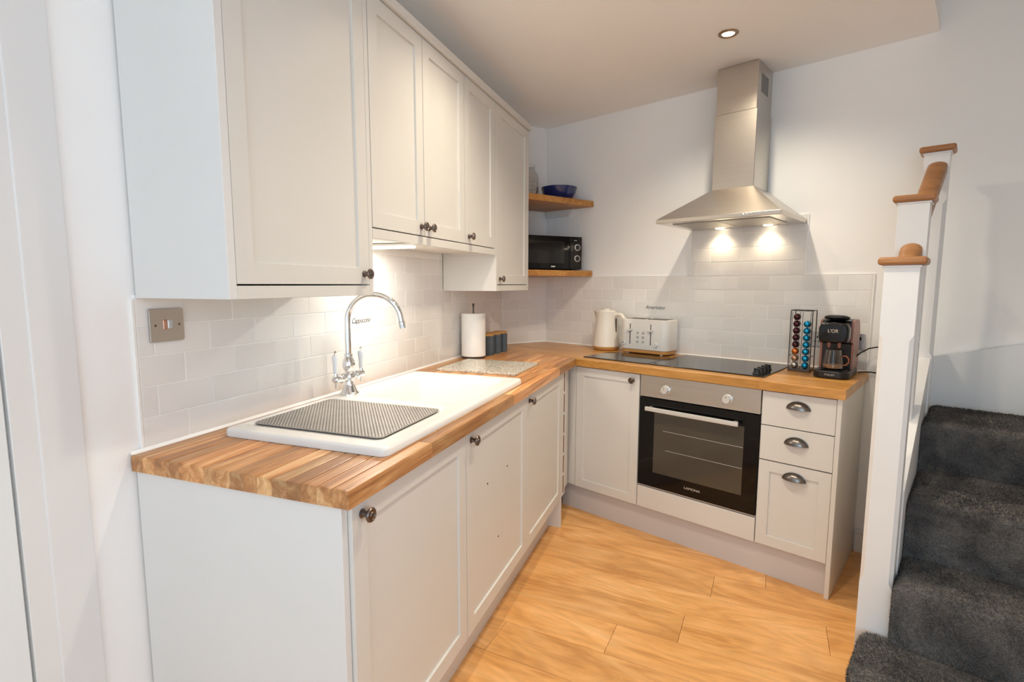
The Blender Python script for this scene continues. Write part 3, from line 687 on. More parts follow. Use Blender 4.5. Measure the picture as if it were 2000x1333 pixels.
for sgn in (-1, 1):
    x = 0.072 * sgn
    arm = part('side_arm', G().tube([(0.015 * sgn, 0, 0.064), (0.030 * sgn, 0, 0.064), (0.034 * sgn, 0, 0.064), (0.044 * sgn, 0, 0.064), (0.050 * sgn, 0, 0.064), (0.056 * sgn, 0, 0.064), (0.078 * sgn, 0, 0.064), (0.083 * sgn, 0, 0.064)],
                            [0.012, 0.012, 0.017, 0.018, 0.014, 0.011, 0.013, 0.008], 16), 'chrome', tt)
    lv = part('lever', G().lathe([(0, 0.062), (0.007, 0.062), (0.0085, 0.072), (0.006, 0.080), (0.006, 0.088), (0, 0.088)], 14, Matrix.Translation((x, 0, 0))), 'chrome', tt)
    part('porcelain_grip', G().lathe([(0, 0.086), (0.0075, 0.086), (0.0085, 0.094), (0.0085, 0.116), (0.0105, 0.132), (0.0115, 0.143), (0.009, 0.150), (0, 0.150)], 16, Matrix.Translation((x, 0, 0))), 'porcelain', lv, label='white porcelain grip')
    part('finial', G().lathe([(0, 0.064), (0.0075, 0.060), (0.0045, 0.048), (0.006, 0.040), (0.0035, 0.032), (0, 0.030)], 12, Matrix.Translation((x, 0, 0))), 'chrome', lv)
    part('finial', G().lathe([(0, 0.149), (0.006, 0.149), (0.003, 0.154), (0.0055, 0.160), (0.003, 0.166), (0, 0.168)], 12, Matrix.Translation((x, 0, 0))), 'chrome', lv)

# ================================================================== THINGS ON THE SINK RUN
tr = thing('paper_towel_holder', 'upright kitchen roll holder with a thin dark rod, against the tiles', 'roll holder', FA, 1.855, 0.088, WT)
part('base', G().lathe([(0, 0), (0.070, 0), (0.070, 0.006), (0.064, 0.010), (0, 0.010)], 32), 'rod_metal', tr)
part('rod', G().tube([(0, 0, 0.01), (0, 0, 0.292)], 0.0045, 10).lathe([(0, 0.290), (0.006, 0.290), (0.004, 0.296), (0.008, 0.303), (0.005, 0.311), (0, 0.313)], 12), 'rod_metal', tr)
part('side_arm', G().tube([(0.078, 0.0, 0.004), (0.080, 0.0, 0.05), (0.080, 0.0, 0.19), (0.080, 0.0, 0.215)], 0.0035, 8), 'rod_metal', tr)
o = link('kitchen_roll', G().lathe([(0.018, 0.0112), (0.066, 0.0112), (0.0685, 0.014), (0.0685, 0.254), (0.067, 0.256), (0.018, 0.256), (0.018, 0.0112)], 40).mesh('kitchen_roll', 'paper', 40))
place(o, FA, 1.855, 0.088, WT); tag(o, 'full white kitchen paper roll standing on its holder', 'kitchen roll')
cans = [(1.992, 0.110, 'grey ribbed canister with bamboo lid, nearest the kitchen roll'), (2.083, 0.118, 'grey ribbed canister with bamboo lid, middle of the three'), (2.174, 0.126, 'grey ribbed canister with bamboo lid, farthest from the kitchen roll')]
CB = G(); n = 64
ringp = lambda r0, z: [((r0 + 0.0016 * (1 if k % 2 else -1)) * math.cos(2 * PI * k / n), (r0 + 0.0016 * (1 if k % 2 else -1)) * math.sin(2 * PI * k / n), z) for k in range(n)]
V = []; Fc = []
zs = [(0.041, 0.0), (0.044, 0.003), (0.044, 0.112), (0.042, 0.115)]
for r0, z in zs: V += ringp(r0, z)
for a in range(3):
    for k in range(n): Fc.append((a * n + k, a * n + (k + 1) % n, (a + 1) * n + (k + 1) % n, (a + 1) * n + k))
Fc += [tuple(range(n))[::-1], tuple(range(3 * n, 4 * n))]
CBM = CB.raw(V, Fc).mesh('canister_body', 'canister_grey', 20)
CLM = G().lathe([(0, 0.1152), (0.043, 0.1152), (0.0445, 0.117), (0.0445, 0.125), (0.043, 0.127), (0, 0.127)], 32).mesh('lid', 'bamboo', 40)
for u, t, lab in cans:
    t_ = thing('canister', lab, 'canister', FA, u, t, WT, group='grey canisters beside the kitchen roll'); link('body', CBM, t_); link('lid', CLM, t_, 'pale bamboo lid')
o = link('chopping_board', G().prism(matpoly(-0.18, 0.18, -0.205, 0.205, 0.006, 2), 0.003, 0.014, 0.0015).mesh('chopping_board', 'granite', 35)); place(o, FA, 1.555, 0.312, WT)
o.location.z = WT - 0.0028; tag(o, 'rectangular speckled granite chopping board beside the sink', 'chopping board')
# steel switch on the tiles
t_ = thing('wall_switch', 'brushed steel switch plate with two rockers on the tiles under the nearest cabinet', 'switch', FA, 0.112, 0.0015, 1.224)
part('plate', G().prism(matpoly(-0.046, 0.046, -0.043, 0.043, 0.005, 3), 0, 0.006, 0.002, 2, M=RX90, top_only=True), 'steel_plate', t_)
part('rocker', G().box(-0.0125, -0.0015, -0.0088, -0.005, -0.011, 0.014, 0.0012), 'copper_rocker', t_, label='copper coloured rocker')
part('rocker', G().box(0.0015, 0.0125, -0.0088, -0.005, -0.010, 0.013, 0.0012), 'chrome', t_, label='chrome rocker')
for x in (-0.032, 0.032): part('screw', G().lathe([(0, 0), (0.0035, 0), (0.003, 0.001), (0, 0.001)], 10, faceM(x, -0.006, 0.0)), 'pewter', t_)
# coffee words on the tiles
for txt, F, u, z, sz, lab in (('Cappuccino', FA, 0.935, 1.182, 0.030, 'the word Cappuccino in slanted black script on the tiles behind the tap'), ('Americano', FB, 0.862, 1.188, 0.034, 'the word Americano in slanted black script on the tiles above the toaster')):
    o = link('tile_lettering', text_mesh(txt, sz, 0.0003, 'ink', shear=0.35, stretch=0.86)); place(o, F, u, 0.0012, z); tag(o, lab, 'lettering')

# ================================================================== HOB, OVEN
t_ = thing('hob', 'black glass ceramic hob above the oven with a row of knobs', 'hob', FB, 1.083, 0, WT)
part('glass', G().box(0, 0.577, -0.505, -0.035, 0.0004, 0.0060, 0.002, 2), 'hob_glass', t_)
KH = G().lathe([(0, 0), (0.019, 0), (0.019, 0.003), (0.016, 0.005), (0.014, 0.020), (0, 0.021)], 20).box(-0.004, 0.004, -0.0155, 0.0155, 0.014, 0.026, 0.001).mesh('control_knob', 'black_plastic', 35)
for t in (0.455, 0.400, 0.345, 0.290):
    k = link('control_knob', KH, t_, 'black control knob'); k.location = (0.530, -t, 0.006); k.rotation_euler = (0, 0, 1.2)
o = link('surface_protector', G().box(0, 0.400, -0.508, -0.215, 0.0004, 0.0055, 0.0015, 2).mesh('surface_protector', 'hob_glass', 35)); place(o, FB, 0.678, 0, WT)
tag(o, 'plain black glass surface protector left of the hob', 'protector')

to = thing('oven', 'built-in steel and black glass oven with two dials', 'oven', FB, 1.0735, FRB - 0.0215, 0.2705)
OW, OH = 0.5940, 0.5935
part('body', G().box(0.010, OW - 0.010, 0.001, 0.48, 0.010, OH - 0.005), 'dark_gap', to, None)
part('control_panel', G().box(0, OW, -0.0215, 0.001, 0.480, OH, 0.0015), 'steel', to)
od = part('door', G().box(0, OW, -0.0235, 0.0, 0.004, 0.476, 0.002), 'black_glass', to)
win = part('window', G().box(0.085, 0.530, -0.0240, -0.0232, 0.085, 0.412), 'oven_window', od, None)
part('bottom_trim', G().box(0.0, OW, -0.020, 0.0, 0.0, 0.0038), 'silver_paint', to, None)
for z, x0 in ((0.315, 0.135), (0.215, 0.150)):
    part('rack_bar', G().tube([(x0, -0.0246, z), (0.528, -0.0246, z - 0.002)], 0.0014, 6), 'mat_light', win)
part('handle', G().box(0.048, 0.512, -0.062, -0.048, 0.415, 0.436, 0.003, 2).box(0.060, 0.075, -0.050, -0.0235, 0.418, 0.433).box(0.485, 0.500, -0.050, -0.0235, 0.418, 0.433), 'silver_paint', od, label='pale satin bar handle')
for x in (0.142, 0.448):
    k = part('dial', G().lathe([(0, 0), (0.023, 0), (0.023, 0.004), (0.0195, 0.006), (0.018, 0.024), (0.0165, 0.026), (0, 0.026)], 28, faceM(x, -0.0215, 0.529)), 'silver_paint', to, label='silver dial')
    part('pointer', G().box(x - 0.001, x + 0.001, -0.0482, -0.0472, 0.535, 0.545), 'ink', k)
    g = G()
    for a in range(7):
        an = math.radians(-45 + 45 * a * 6 / 6 + (0 if x < 0.3 else 10)); g.lathe([(0, 0), (0.0016, 0), (0, 0.0006)], 8, faceM(x + 0.034 * math.cos(an), -0.0217, 0.529 + 0.034 * math.sin(an)))
    part('dial_marks', g, 'ink', to)
lt = link('lettering', text_mesh('LAMONA', 0.017, 0.0002, 'silver_paint', stretch=1.15), od, 'small silver lettering'); lt.location = (0.297, -0.0238, 0.047)

# ================================================================== THINGS ON THE BACK RUN
# kettle
tk = thing('kettle', 'cream white electric kettle with pale wooden base, left of the toaster', 'kettle', FB, 0.578, 0.104, WT)
part('base', G().lathe([(0, 0.0), (0.070, 0.0), (0.078, 0.004), (0.083, 0.014), (0.083, 0.024), (0, 0.024)], 36), 'bamboo', tk, label='pale wooden base ring')
kb = part('body', G().lathe([(0, 0.0245), (0.083, 0.0245), (0.082, 0.045), (0.076, 0.10), (0.070, 0.16), (0.0675, 0.20), (0.0685, 0.232), (0.070, 0.245), (0.064, 0.249), (0.0, 0.249)], 40), 'cream_plastic', tk)
part('lid', G().lathe([(0, 0.2492), (0.058, 0.2492), (0.055, 0.256), (0.022, 0.259), (0.022, 0.266), (0.0, 0.267)], 32), 'cream_plastic', tk)
part('spout', G().raw([(-0.060, -0.026, 0.247), (-0.060, 0.026, 0.247), (-0.094, -0.004, 0.249), (-0.094, 0.004, 0.249), (-0.062, -0.016, 0.185), (-0.062, 0.016, 0.185)],
                      [(0, 2, 3, 1), (0, 4, 2), (1, 3, 5), (2, 4, 5, 3), (0, 1, 5, 4)]), 'cream_plastic', tk, 60)
hp = [(0.060, 0, 0.225), (0.085, 0, 0.232), (0.108, 0, 0.228), (0.124, 0, 0.210), (0.130, 0, 0.180), (0.131, 0, 0.14), (0.128, 0, 0.115), (0.124, 0, 0.100)]
part('handle', G().tube(hp, [0.013, 0.013, 0.0135, 0.0135, 0.0125, 0.0115, 0.0105, 0.008], 14), 'cream_plastic', tk)
part('water_gauge', G().box(0.0655, 0.0745, -0.006, 0.006, 0.115, 0.205, 0.002), 'rod_metal', tk, label='dark water gauge')
# toaster
tq = thing('toaster', 'white four-slice toaster with pale wooden base and two levers', 'toaster', FB, 0.880, 0.102, WT)
hw, hd = 0.158, 0.084
part('base', G().prism(matpoly(-hw + 0.004, hw - 0.004, -hd + 0.004, hd - 0.004, 0.04, 6), 0.010, 0.030, 0.004, 2), 'bamboo', tq, label='pale wooden base')
for x in (-0.11, 0.11):
    for y in (-0.055, 0.055): part('foot', G().lathe([(0, 0), (0.009, 0), (0.010, 0.0102), (0, 0.0102)], 14, Matrix.Translation((x, y, 0))), 'silver_paint', tq)
part('body', G().prism(matpoly(-hw, hw, -hd, hd, 0.045, 8), 0.0302, 0.212, 0.010, 3), 'white_plastic', tq)
for x in (-0.072, 0.072):
    for y in (-0.032, 0.032): part('slot', G().box(x - 0.060, x + 0.060, y - 0.014, y + 0.014, 0.2115, 0.2138, 0.001), 'rod_metal', tq, label='dark bread slot with wire edges')
for x in (-0.083, 0.052):
    part('lever_slit', G().box(x - 0.0025, x + 0.0025, -hd - 0.0006, -hd + 0.002, 0.062, 0.185), 'dark_gap', tq, None)
    part('lever', G().box(x - 0.017, x + 0.017, -hd - 0.020, -hd - 0.0008, 0.143, 0.153, 0.003, 2), 'white_plastic', tq)
for x in (-0.032, 0.004):
    for k in range(3): part('button', G().lathe([(0, 0), (0.0085, 0), (0.0085, 0.0018), (0.0065, 0.0022), (0, 0.0022)], 16, faceM(x, -hd, 0.078 + 0.027 * k)), 'grey_mark', tq)
for x in (-0.124, 0.088):
    dd = part('browning_dial', G().lathe([(0, 0), (0.012, 0), (0.012, 0.010), (0.010, 0.012), (0, 0.012)], 18, faceM(x, -hd + (0.004 if x < -0.11 else 0), 0.066)), 'white_plastic', tq)
    part('mark', G().box(x - 0.001, x + 0.001, -hd - 0.0130, -hd - 0.0060, 0.064, 0.075), 'ink', dd, None)
# pod stand
PS, PT = 1.730, 0.165
tp = thing('capsule_stand', 'black wire stand holding two columns of coffee capsules', 'capsule stand', FB, PS, PT, WT, rot=0.0)
part('base', G().box(-0.049, 0.049, -0.045, 0.045, 0.0, 0.014, 0.002), 'rod_metal', tp)
fr = G()
for x in (-0.047, 0.047):
    fr.tube([(x, -0.042, 0.01), (x, -0.042, 0.292), (x, -0.036, 0.298), (x, 0.036, 0.298), (x, 0.042, 0.292), (x, 0.042, 0.01)], 0.0022, 8)
fr.tube([(-0.047, -0.040, 0.297), (0.047, -0.040, 0.297)], 0.0022, 8).tube([(-0.047, 0.040, 0.297), (0.047, 0.040, 0.297)], 0.0022, 8).tube([(0, -0.040, 0.297), (0, 0.040, 0.297)], 0.0022, 8)
fr.tube([(-0.047, -0.042, 0.075), (-0.047, 0.042, 0.075)], 0.002, 6).tube([(0.047, -0.042, 0.075), (0.047, 0.042, 0.075)], 0.002, 6)
part('wire_frame', fr, 'black_plastic', tp)
for x in (-0.040, -0.006, 0.006, 0.040): part('guide_wire', G().tube([(x, -0.040, 0.290), (x, -0.044, 0.282), (x, -0.044, 0.012)], 0.0013, 6), 'rod_metal', tp)
POD = {}
def pod_parts(mat):
    if mat not in POD:
        POD[mat] = (G().lathe([(0, 0.0), (0.0163, 0.0), (0.0166, 0.004), (0.0158, 0.011), (0.0130, 0.018), (0.0076, 0.0220), (0.0, 0.0225)], 20, RX90).mesh('shell', mat, 40),
                    G().lathe([(0, -0.001), (0.0160, -0.001), (0.0165, 0.0), (0.0160, 0.001), (0.0142, 0.0012), (0.0, 0.0012)], 20, RX90).mesh('rim', 'pod_rim' if mat != 'pod_blue' else 'pod_blue', 40))
    return POD[mat]
ords = ['topmost', 'second from the top', 'third from the top', 'fourth from the top', 'fifth from the top', 'sixth from the top', 'seventh from the top', 'lowest']
colL = [('pod_brown', 'dark brown')] * 5 + [('pod_orange', 'orange'), ('pod_copper', 'copper'), ('pod_rim', 'bare silver')]
for k in range(8):
    m, cn = colL[k]; lab = f'{cn} coffee capsule, {ords[k]} in the left column of the wire stand'
    p = thing('coffee_capsule', lab, 'capsule', FB, PS - 0.023, PT + 0.020, WT + 0.030 + (7 - k) * 0.0337, group='coffee capsules in the wire stand')
    a, b_ = pod_parts(m); link('shell', a, p); link('rim', b_, p)
for k in range(7):
    o2 = ords[k] if k < 6 else 'lowest'
    p = thing('coffee_capsule', f'bright blue coffee capsule, {o2} in the right column of the wire stand', 'capsule', FB, PS + 0.023, PT + 0.020, WT + 0.030 + (6 - k) * 0.0337, group='coffee capsules in the wire stand')
    a, b_ = pod_parts('pod_blue'); link('shell', a, p); link('rim', b_, p)
# coffee machine
tc = thing('coffee_machine', 'black and copper coffee machine at the right end of the back worktop', 'coffee machine', FB, 1.884, 0.190, WT)
part('base', G().prism(matpoly(-0.072, 0.072, -0.145, 0.12, 0.045, 6), 0.001, 0.034, 0.008, 3), 'black_plastic', tc)
part('drip_tray', G().prism(matpoly(-0.055, 0.055, -0.132, -0.03, 0.03, 5), 0.034, 0.0375, 0.001), 'black_gloss', tc)
# tower with copper cheeks
prof = [(-0.02, 0.034), (0.118, 0.034), (0.124, 0.10), (0.124, 0.20), (0.115, 0.236), (0.095, 0.254), (0.060, 0.262), (0.0, 0.263), (-0.04, 0.258), (-0.05, 0.25), (-0.05, 0.16), (-0.025, 0.15)]
def yz_prism(prof, x0, x1):
    n = len(prof); V = [(x0, y, z) for y, z in prof] + [(x1, y, z) for y, z in prof]
    return V, [tuple(range(n)), tuple(range(2 * n - 1, n - 1, -1))] + [(i, (i + 1) % n, n + (i + 1) % n, n + i) for i in range(n)]
part('tower', G().raw(*yz_prism(prof, -0.058, 0.058)), 'black_plastic', tc, 30)
for x0, x1 in ((-0.0665, -0.0585), (0.0585, 0.0665)): part('cheek', G().raw(*yz_prism(prof, x0, x1)), 'copper_plastic', tc, 30, label='copper coloured side panel')
hdp = [(-0.0560, 0.185), (-0.0520, 0.165), (0.0, 0.158), (0.0520, 0.165), (0.0560, 0.185), (0.0565, 0.225), (0.048, 0.249), (0.0, 0.256), (-0.048, 0.249), (-0.0565, 0.225)]
hd_ = []
for (x, z) in hdp: hd_.append((x * 1.08, z))
V = []; Fc = []; lay = [(-0.04, 1.0), (-0.105, 1.0), (-0.122, 0.94), (-0.130, 0.80)]
for y, s_ in lay: V += [(x * s_, y, 0.208 + (z - 0.208) * s_) for x, z in hd_]
n = len(hd_)
for a in range(len(lay) - 1):
    for k in range(n): Fc.append((a * n + k, a * n + (k + 1) % n, (a + 1) * n + (k + 1) % n, (a + 1) * n + k))
Fc += [tuple(range(n)), tuple(range((len(lay) - 1) * n, len(lay) * n))[::-1]]
hh = part('brew_head', G().raw(V, Fc), 'black_gloss', tc, 50)
lt = link('lettering', text_mesh("L'OR", 0.021, 0.0002, 'gold_mark', stretch=0.95), hh, 'pale gold lettering'); lt.location = (0.0, -0.1304, 0.215)
part('lid_flap', G().lathe([(0, 0), (0.040, 0.0), (0.049, 0.006), (0.048, 0.014), (0.036, 0.020), (0, 0.022)], 28, Matrix.Translation((0, -0.055, 0.262)) @ Matrix.Rotation(math.radians(-8), 4, 'X'), sx=1.05, sy=0.8), 'black_plastic', tc)
for x in (-0.02, 0.02): part('nozzle', G().lathe([(0, 0.136), (0.006, 0.136), (0.008, 0.150), (0.008, 0.16), (0, 0.16)], 12, Matrix.Translation((x, -0.085, 0))), 'copper_plastic', tc)
lt = link('lettering', text_mesh('PHILIPS', 0.0115, 0.0002, 'grey_mark', stretch=1.1), tc, 'small grey lettering'); lt.location = (0.0, -0.1452, 0.018)
tg = thing('glass_cup', 'glass cup with pale coffee standing on the coffee machine tray', 'cup', FB, 1.884, 0.272, WT + 0.0378)
part('glass', G().lathe([(0, 0), (0.034, 0), (0.040, 0.006), (0.0405, 0.018), (0.036, 0.055), (0.031, 0.090), (0.029, 0.090), (0.034, 0.055), (0.0385, 0.018), (0.038, 0.007), (0, 0.004)], 32), 'smoky_glass', tg)
part('coffee', G().lathe([(0, 0.0045), (0.0375, 0.0075), (0.038, 0.018), (0.0375, 0.021), (0, 0.021)], 28), 'coffee', tg, label='pale milky coffee')
part('handle', G().tube([(0.036, 0, 0.062), (0.050, 0, 0.064), (0.060, 0, 0.052), (0.060, 0, 0.034), (0.050, 0, 0.022), (0.039, 0, 0.022)], 0.0028, 8), 'copper_reflection_glass', tg)
# sockets and cables
for u, lab in ((1.762, 'brushed steel socket plate behind the capsule stand'), (1.922, 'brushed steel socket plate behind the coffee machine')):
    t_ = thing('wall_socket', lab, 'socket', FB, u, 0.0015, 1.056)
    part('plate', G().prism(matpoly(-0.043, 0.043, -0.039, 0.039, 0.005, 3), 0, 0.005, 0.0015, 2, M=RX90, top_only=True), 'steel_plate', t_)
    part('rocker', G().box(0.020, 0.030, -0.008, -0.0045, 0.006, 0.026, 0.001), 'chrome', t_)
    part('pin_hole', G().box(-0.003, 0.003, -0.0054, -0.0045, 0.006, 0.016).box(-0.014, -0.005, -0.0054, -0.0045, -0.014, -0.009).box(0.005, 0.014, -0.0054, -0.0045, -0.014, -0.009), 'dark_gap', t_, None)
o = link('power_cable', G().tube([(1.948, -0.115, 0.995), (1.962, -0.09, 1.012), (1.99, -0.06, 1.032), (2.02, -0.05, 1.040), (2.05, -0.05, 1.038), (2.075, -0.05, 1.02), (2.09, -0.04, 0.97)], 0.0032, 8).mesh('power_cable', 'cable_black', 60)); place(o, FB, 0, 0, 0)
o.parent = tc; o.matrix_parent_inverse = Matrix.Identity(4); o.location = Vector((-1.884, 0.190, -WT)); o.rotation_euler = (0, 0, 0)
o = link('loose_cable', G().tube([(1.955, -0.06, 0.9145), (1.975, -0.035, 0.9145), (1.998, -0.020, 0.9145), (2.03, -0.018, 0.9120), (2.06, -0.018, 0.9128), (2.085, -0.018, 0.93), (2.09, -0.03, 0.965)], 0.0032, 8).mesh('loose_cable', 'cable_black', 60)); place(o, FB, 0, 0, 0)
tag(o, 'thin black cable trailing off the right end of the back worktop', 'cable')

# ================================================================== HOOD
th = thing('cooker_hood', 'stainless steel chimney cooker hood above the hob with two lit lamps', 'cooker hood', FB, 1.380, 0, 1.640)
hw, hdp = 0.298, 0.462
part('rim', G().box(-hw, hw, -hdp, -0.001, 0.004, 0.024, 0.0015), 'steel_brushed', th)
cw, cdp, ch = 0.104, 0.232, 0.180
def pyr(b0, b1, z0, z1): 
    V = [(-b0[0], -b0[1], z0), (b0[0], -b0[1], z0), (b0[0], -0.001, z0), (-b0[0], -0.001, z0), (-b1[0], -b1[1], z1), (b1[0], -b1[1], z1), (b1[0], -0.001, z1), (-b1[0], -0.001, z1)]
    return V, [(3, 2, 1, 0), (4, 5, 6, 7), (0, 1, 5, 4), (1, 2, 6, 5), (2, 3, 7, 6), (3, 0, 4, 7)]
part('canopy', G().raw(*pyr((hw - 0.001, hdp - 0.001), (cw + 0.002, cdp + 0.002), 0.024, ch)), 'steel_brushed', th, None)
part('lower_chimney', G().box(-cw, cw, -cdp, -0.001, ch, 0.555, 0.002), 'steel_brushed', th)
up = part('upper_chimney', G().box(-cw + 0.005, cw - 0.005, -cdp + 0.005, -0.001, 0.555, CEIL - 1.640 - 0.001, 0.002), 'steel_brushed', th)
g = G()
for k in range(6): g.box(cw - 0.0052, cw - 0.0042, -0.17 + 0.0, -0.07, 0.66 + 0.012 * k, 0.666 + 0.012 * k)
part('vent_grille', G().box(cw - 0.0055, cw - 0.0045, -0.175, -0.065, 0.645, 0.735), 'pewter', up, None)
for x0, x1 in ((-0.235, -0.003), (0.003, 0.235)): part('filter', G().box(x0, x1, -0.40, -0.11, -0.001, 0.0035, 0.001), 'filter_mesh', th, None)
part('underside', G().box(-hw + 0.004, hw - 0.004, -hdp + 0.004, -0.004, 0.0036, 0.006), 'steel', th, None)
for k in range(5): part('button', G().lathe([(0, 0), (0.0052, 0), (0.0052, 0.003), (0.004, 0.004), (0, 0.004)], 14, faceM(0.138 + 0.0165 * k, -hdp, 0.014)), 'chrome', th)
for x in (-0.122, 0.128):
    lp = part('lamp', G().lathe([(0, 0), (0.022, 0), (0.022, 0.0033), (0, 0.0033)], 20, Matrix.Translation((x, -0.046, 0.0002))), 'lamp_warm', th, label='lit round lamp')
    l = bpy.data.lights.new('hood_lamp_light', 'SPOT'); l.energy = 2.6; l.color = (1.0, 0.80, 0.54); l.spot_size = math.radians(130); l.spot_blend = 0.9; l.shadow_soft_size = 0.02
    lo = bpy.data.objects.new('hood_lamp_light', l); C.objects.link(lo); lo.parent = th; lo.location = (x, -0.046, -0.012)

# ================================================================== CORNER SHELVES
SH = [(0.0005, 2.202), (0.283, 2.202), tuple(wp(FB, 0.398, 0.002)[:2]), tuple(wp(FB, 0.003, 0.001)[:2]), (0.0008, 2.538)]
for z0, z1, lab in ((1.846, 1.885, 'upper oak corner shelf holding a blue bowl and glass jar'), (1.384, 1.422, 'lower oak corner shelf carrying the black microwave')):
    o = link('corner_shelf', G().prism(SH, 0, z1 - z0, 0.004, 2).mesh('corner_shelf', 'shelf_oak', 40)); o.location = (0, 0, z0); tag(o, lab, 'shelf')
o = link('shelf_batten', G().raw([(0.005, -0.001, 0.0), (0.20, -0.001, 0.0), (0.245, -0.001, 0.044), (0.005, -0.001, 0.044), (0.005, -0.020, 0.0), (0.20, -0.020, 0.0), (0.245, -0.020, 0.044), (0.005, -0.020, 0.044)],
    [(0, 1, 2, 3), (4, 5, 6, 7), (0, 1, 5, 4), (1, 2, 6, 5), (2, 3, 7, 6), (3, 0, 4, 7)]).mesh('shelf_batten', 'wood_paint')); place(o, FB, 0.0, 0.0, 1.8015)
tag(o, 'white support batten on the wall under the upper corner shelf', 'batten')
# microwave: front parallel to the shelf edge
FM = (0.548, 2.590, math.radians(45))
tmw = thing('microwave', 'black microwave with two silver-ringed dials on the lower corner shelf', 'microwave', FM, -0.44, 0.0, 1.422)
MW, MH = 0.44, 0.222
part('body', G().box(0.0, MW, 0.016, 0.190, 0.006, MH, 0.005, 2), 'black_plastic', tmw)
for x in (0.05, MW - 0.05):
    for y in (0.05, 0.16): part('foot', G().lathe([(0, 0), (0.010, 0), (0.010, 0.0062), (0, 0.0062)], 12, Matrix.Translation((x, y, 0))), 'black_plastic', tmw)
md = part('door', G().box(0.001, MW - 0.092, 0.0, 0.0155, 0.008, MH - 0.002, 0.003, 2), 'black_glass', tmw)
part('window', G().box(0.030, MW - 0.135, -0.0004, 0.002, 0.045, MH - 0.035), 'hob_glass', md, None)
part('badge', G().box(0.206, 0.236, -0.0006, 0.001, 0.020, 0.028), 'silver_paint', md, None)
part('control_panel', G().box(MW - 0.090, MW - 0.001, 0.0, 0.0155, 0.008, MH - 0.002, 0.003, 2), 'black_gloss', tmw)
for z in (0.150, 0.078):
    k = part('dial', G().lathe([(0, 0), (0.0170, 0), (0.0160, 0.012), (0, 0.013)], 24, faceM(MW - 0.040, 0.0, z)), 'black_plastic', tmw)
    part('dial_ring', G().lathe([(0.0170, 0.0), (0.0215, 0.0), (0.0205, 0.010), (0.0170, 0.011), (0.0170, 0.0)], 28, faceM(MW - 0.040, -0.0002, z)), 'silver_paint', k, label='silver ring')
part('panel_mark', G().box(MW - 0.062, MW - 0.040, -0.0004, 0.001, 0.194, 0.197), 'grey_mark', tmw, None)
# bowl and jar on the upper shelf
o = link('bowl', G().lathe([(0, 0), (0.070, 0), (0.074, 0.004), (0.093, 0.018), (0.110, 0.046), (0.1195, 0.080), (0.1205, 0.084), (0.1160, 0.084), (0.1060, 0.048), (0.088, 0.021), (0.068, 0.010), (0, 0.009)], 48).mesh('bowl', 'glaze_blue', 50))
o.location = wp(FB, 0.222, 0.155, 1.8852); tag(o, 'glossy dark blue bowl on the upper corner shelf', 'bowl')
tj = thing('glass_jar', 'clear patterned glass jar half hidden behind the end wall cabinet', 'jar', F0, 0.215, -2.462, 1.8852)
part('jar_body', G().lathe([(0, 0), (0.054, 0), (0.061, 0.006), (0.065, 0.06), (0.065, 0.12), (0.060, 0.155), (0.047, 0.178), (0.040, 0.184), (0.040, 0.208), (0.044, 0.214), (0.038, 0.214), (0.037, 0.182), (0.057, 0.152), (0.062, 0.06), (0.058, 0.008), (0, 0.006)], 32), 'thin_glass', tj)
g = G()
for r in range(5):
    for k in range(10):
        a = 2 * PI * (k + 0.5 * (r % 2)) / 10; g.lathe([(0, 0), (0.010, 0.0008), (0.006, 0.003), (0, 0.0042)], 10, Matrix.Rotation(a, 4, 'Z') @ Matrix.Translation((0.0638, 0, 0.022 + 0.026 * r)) @ Matrix.Rotation(PI / 2, 4, 'Y'))
part('moulded_pattern', g, 'thin_glass', tj)

# ================================================================== CEILING DOWNLIGHTS
def downlight(x, y, label, power):
    t_ = thing('downlight', label, 'downlight', F0, x, -y, CEIL, group='recessed ceiling downlights')
    part('ring', G().lathe([(0.026, -0.0005), (0.042, -0.0005), (0.0415, -0.004), (0.036, -0.007), (0.029, -0.006), (0.026, -0.003), (0.026, -0.0005)], 32), 'brass_ring', t_, label='bronze coloured ring')
    part('bulb', G().lathe([(0, -0.0005), (0.0265, -0.0005), (0.0262, -0.0025), (0, -0.0030)], 24), 'lamp_warm', t_, label='lit bulb face')
    l = bpy.data.lights.new('downlight_beam', 'SPOT'); l.energy = power; l.color = SPOTC; l.spot_size = math.radians(140); l.spot_blend = 0.9; l.shadow_soft_size = 0.03
    lo = bpy.data.objects.new('downlight_beam', l); C.objects.link(lo); lo.parent = t_; lo.location = (0, 0, -0.012)
downlight(1.371, 1.735, 'lit recessed downlight with bronze ring in the ceiling in front of the hood', SPOT)
downlight(0.74, 1.02, 'lit recessed downlight above the sink, just outside the view', SPOT_SINK)
downlight(1.28, 0.62, 'added fill downlight above the middle of the floor, outside the view', FILL_MID)  # added out of view to brighten the floor and cabinet fronts

# ================================================================== STAIRCASE
st = thing('staircase', 'carpeted winding staircase with white newel posts and oak handrails', 'staircase', FB, 2.225, 0, 0)
X0 = 2.225
def rounded_step(pts, z0, z1, r=0.032, seg=5):
    return G().prism(pts, z0, z1, r, seg, top_only=True)
def carpet(g, label=None):
    o = part('carpeted_step', g, 'carpet_pile', st, 70, label)
    return o
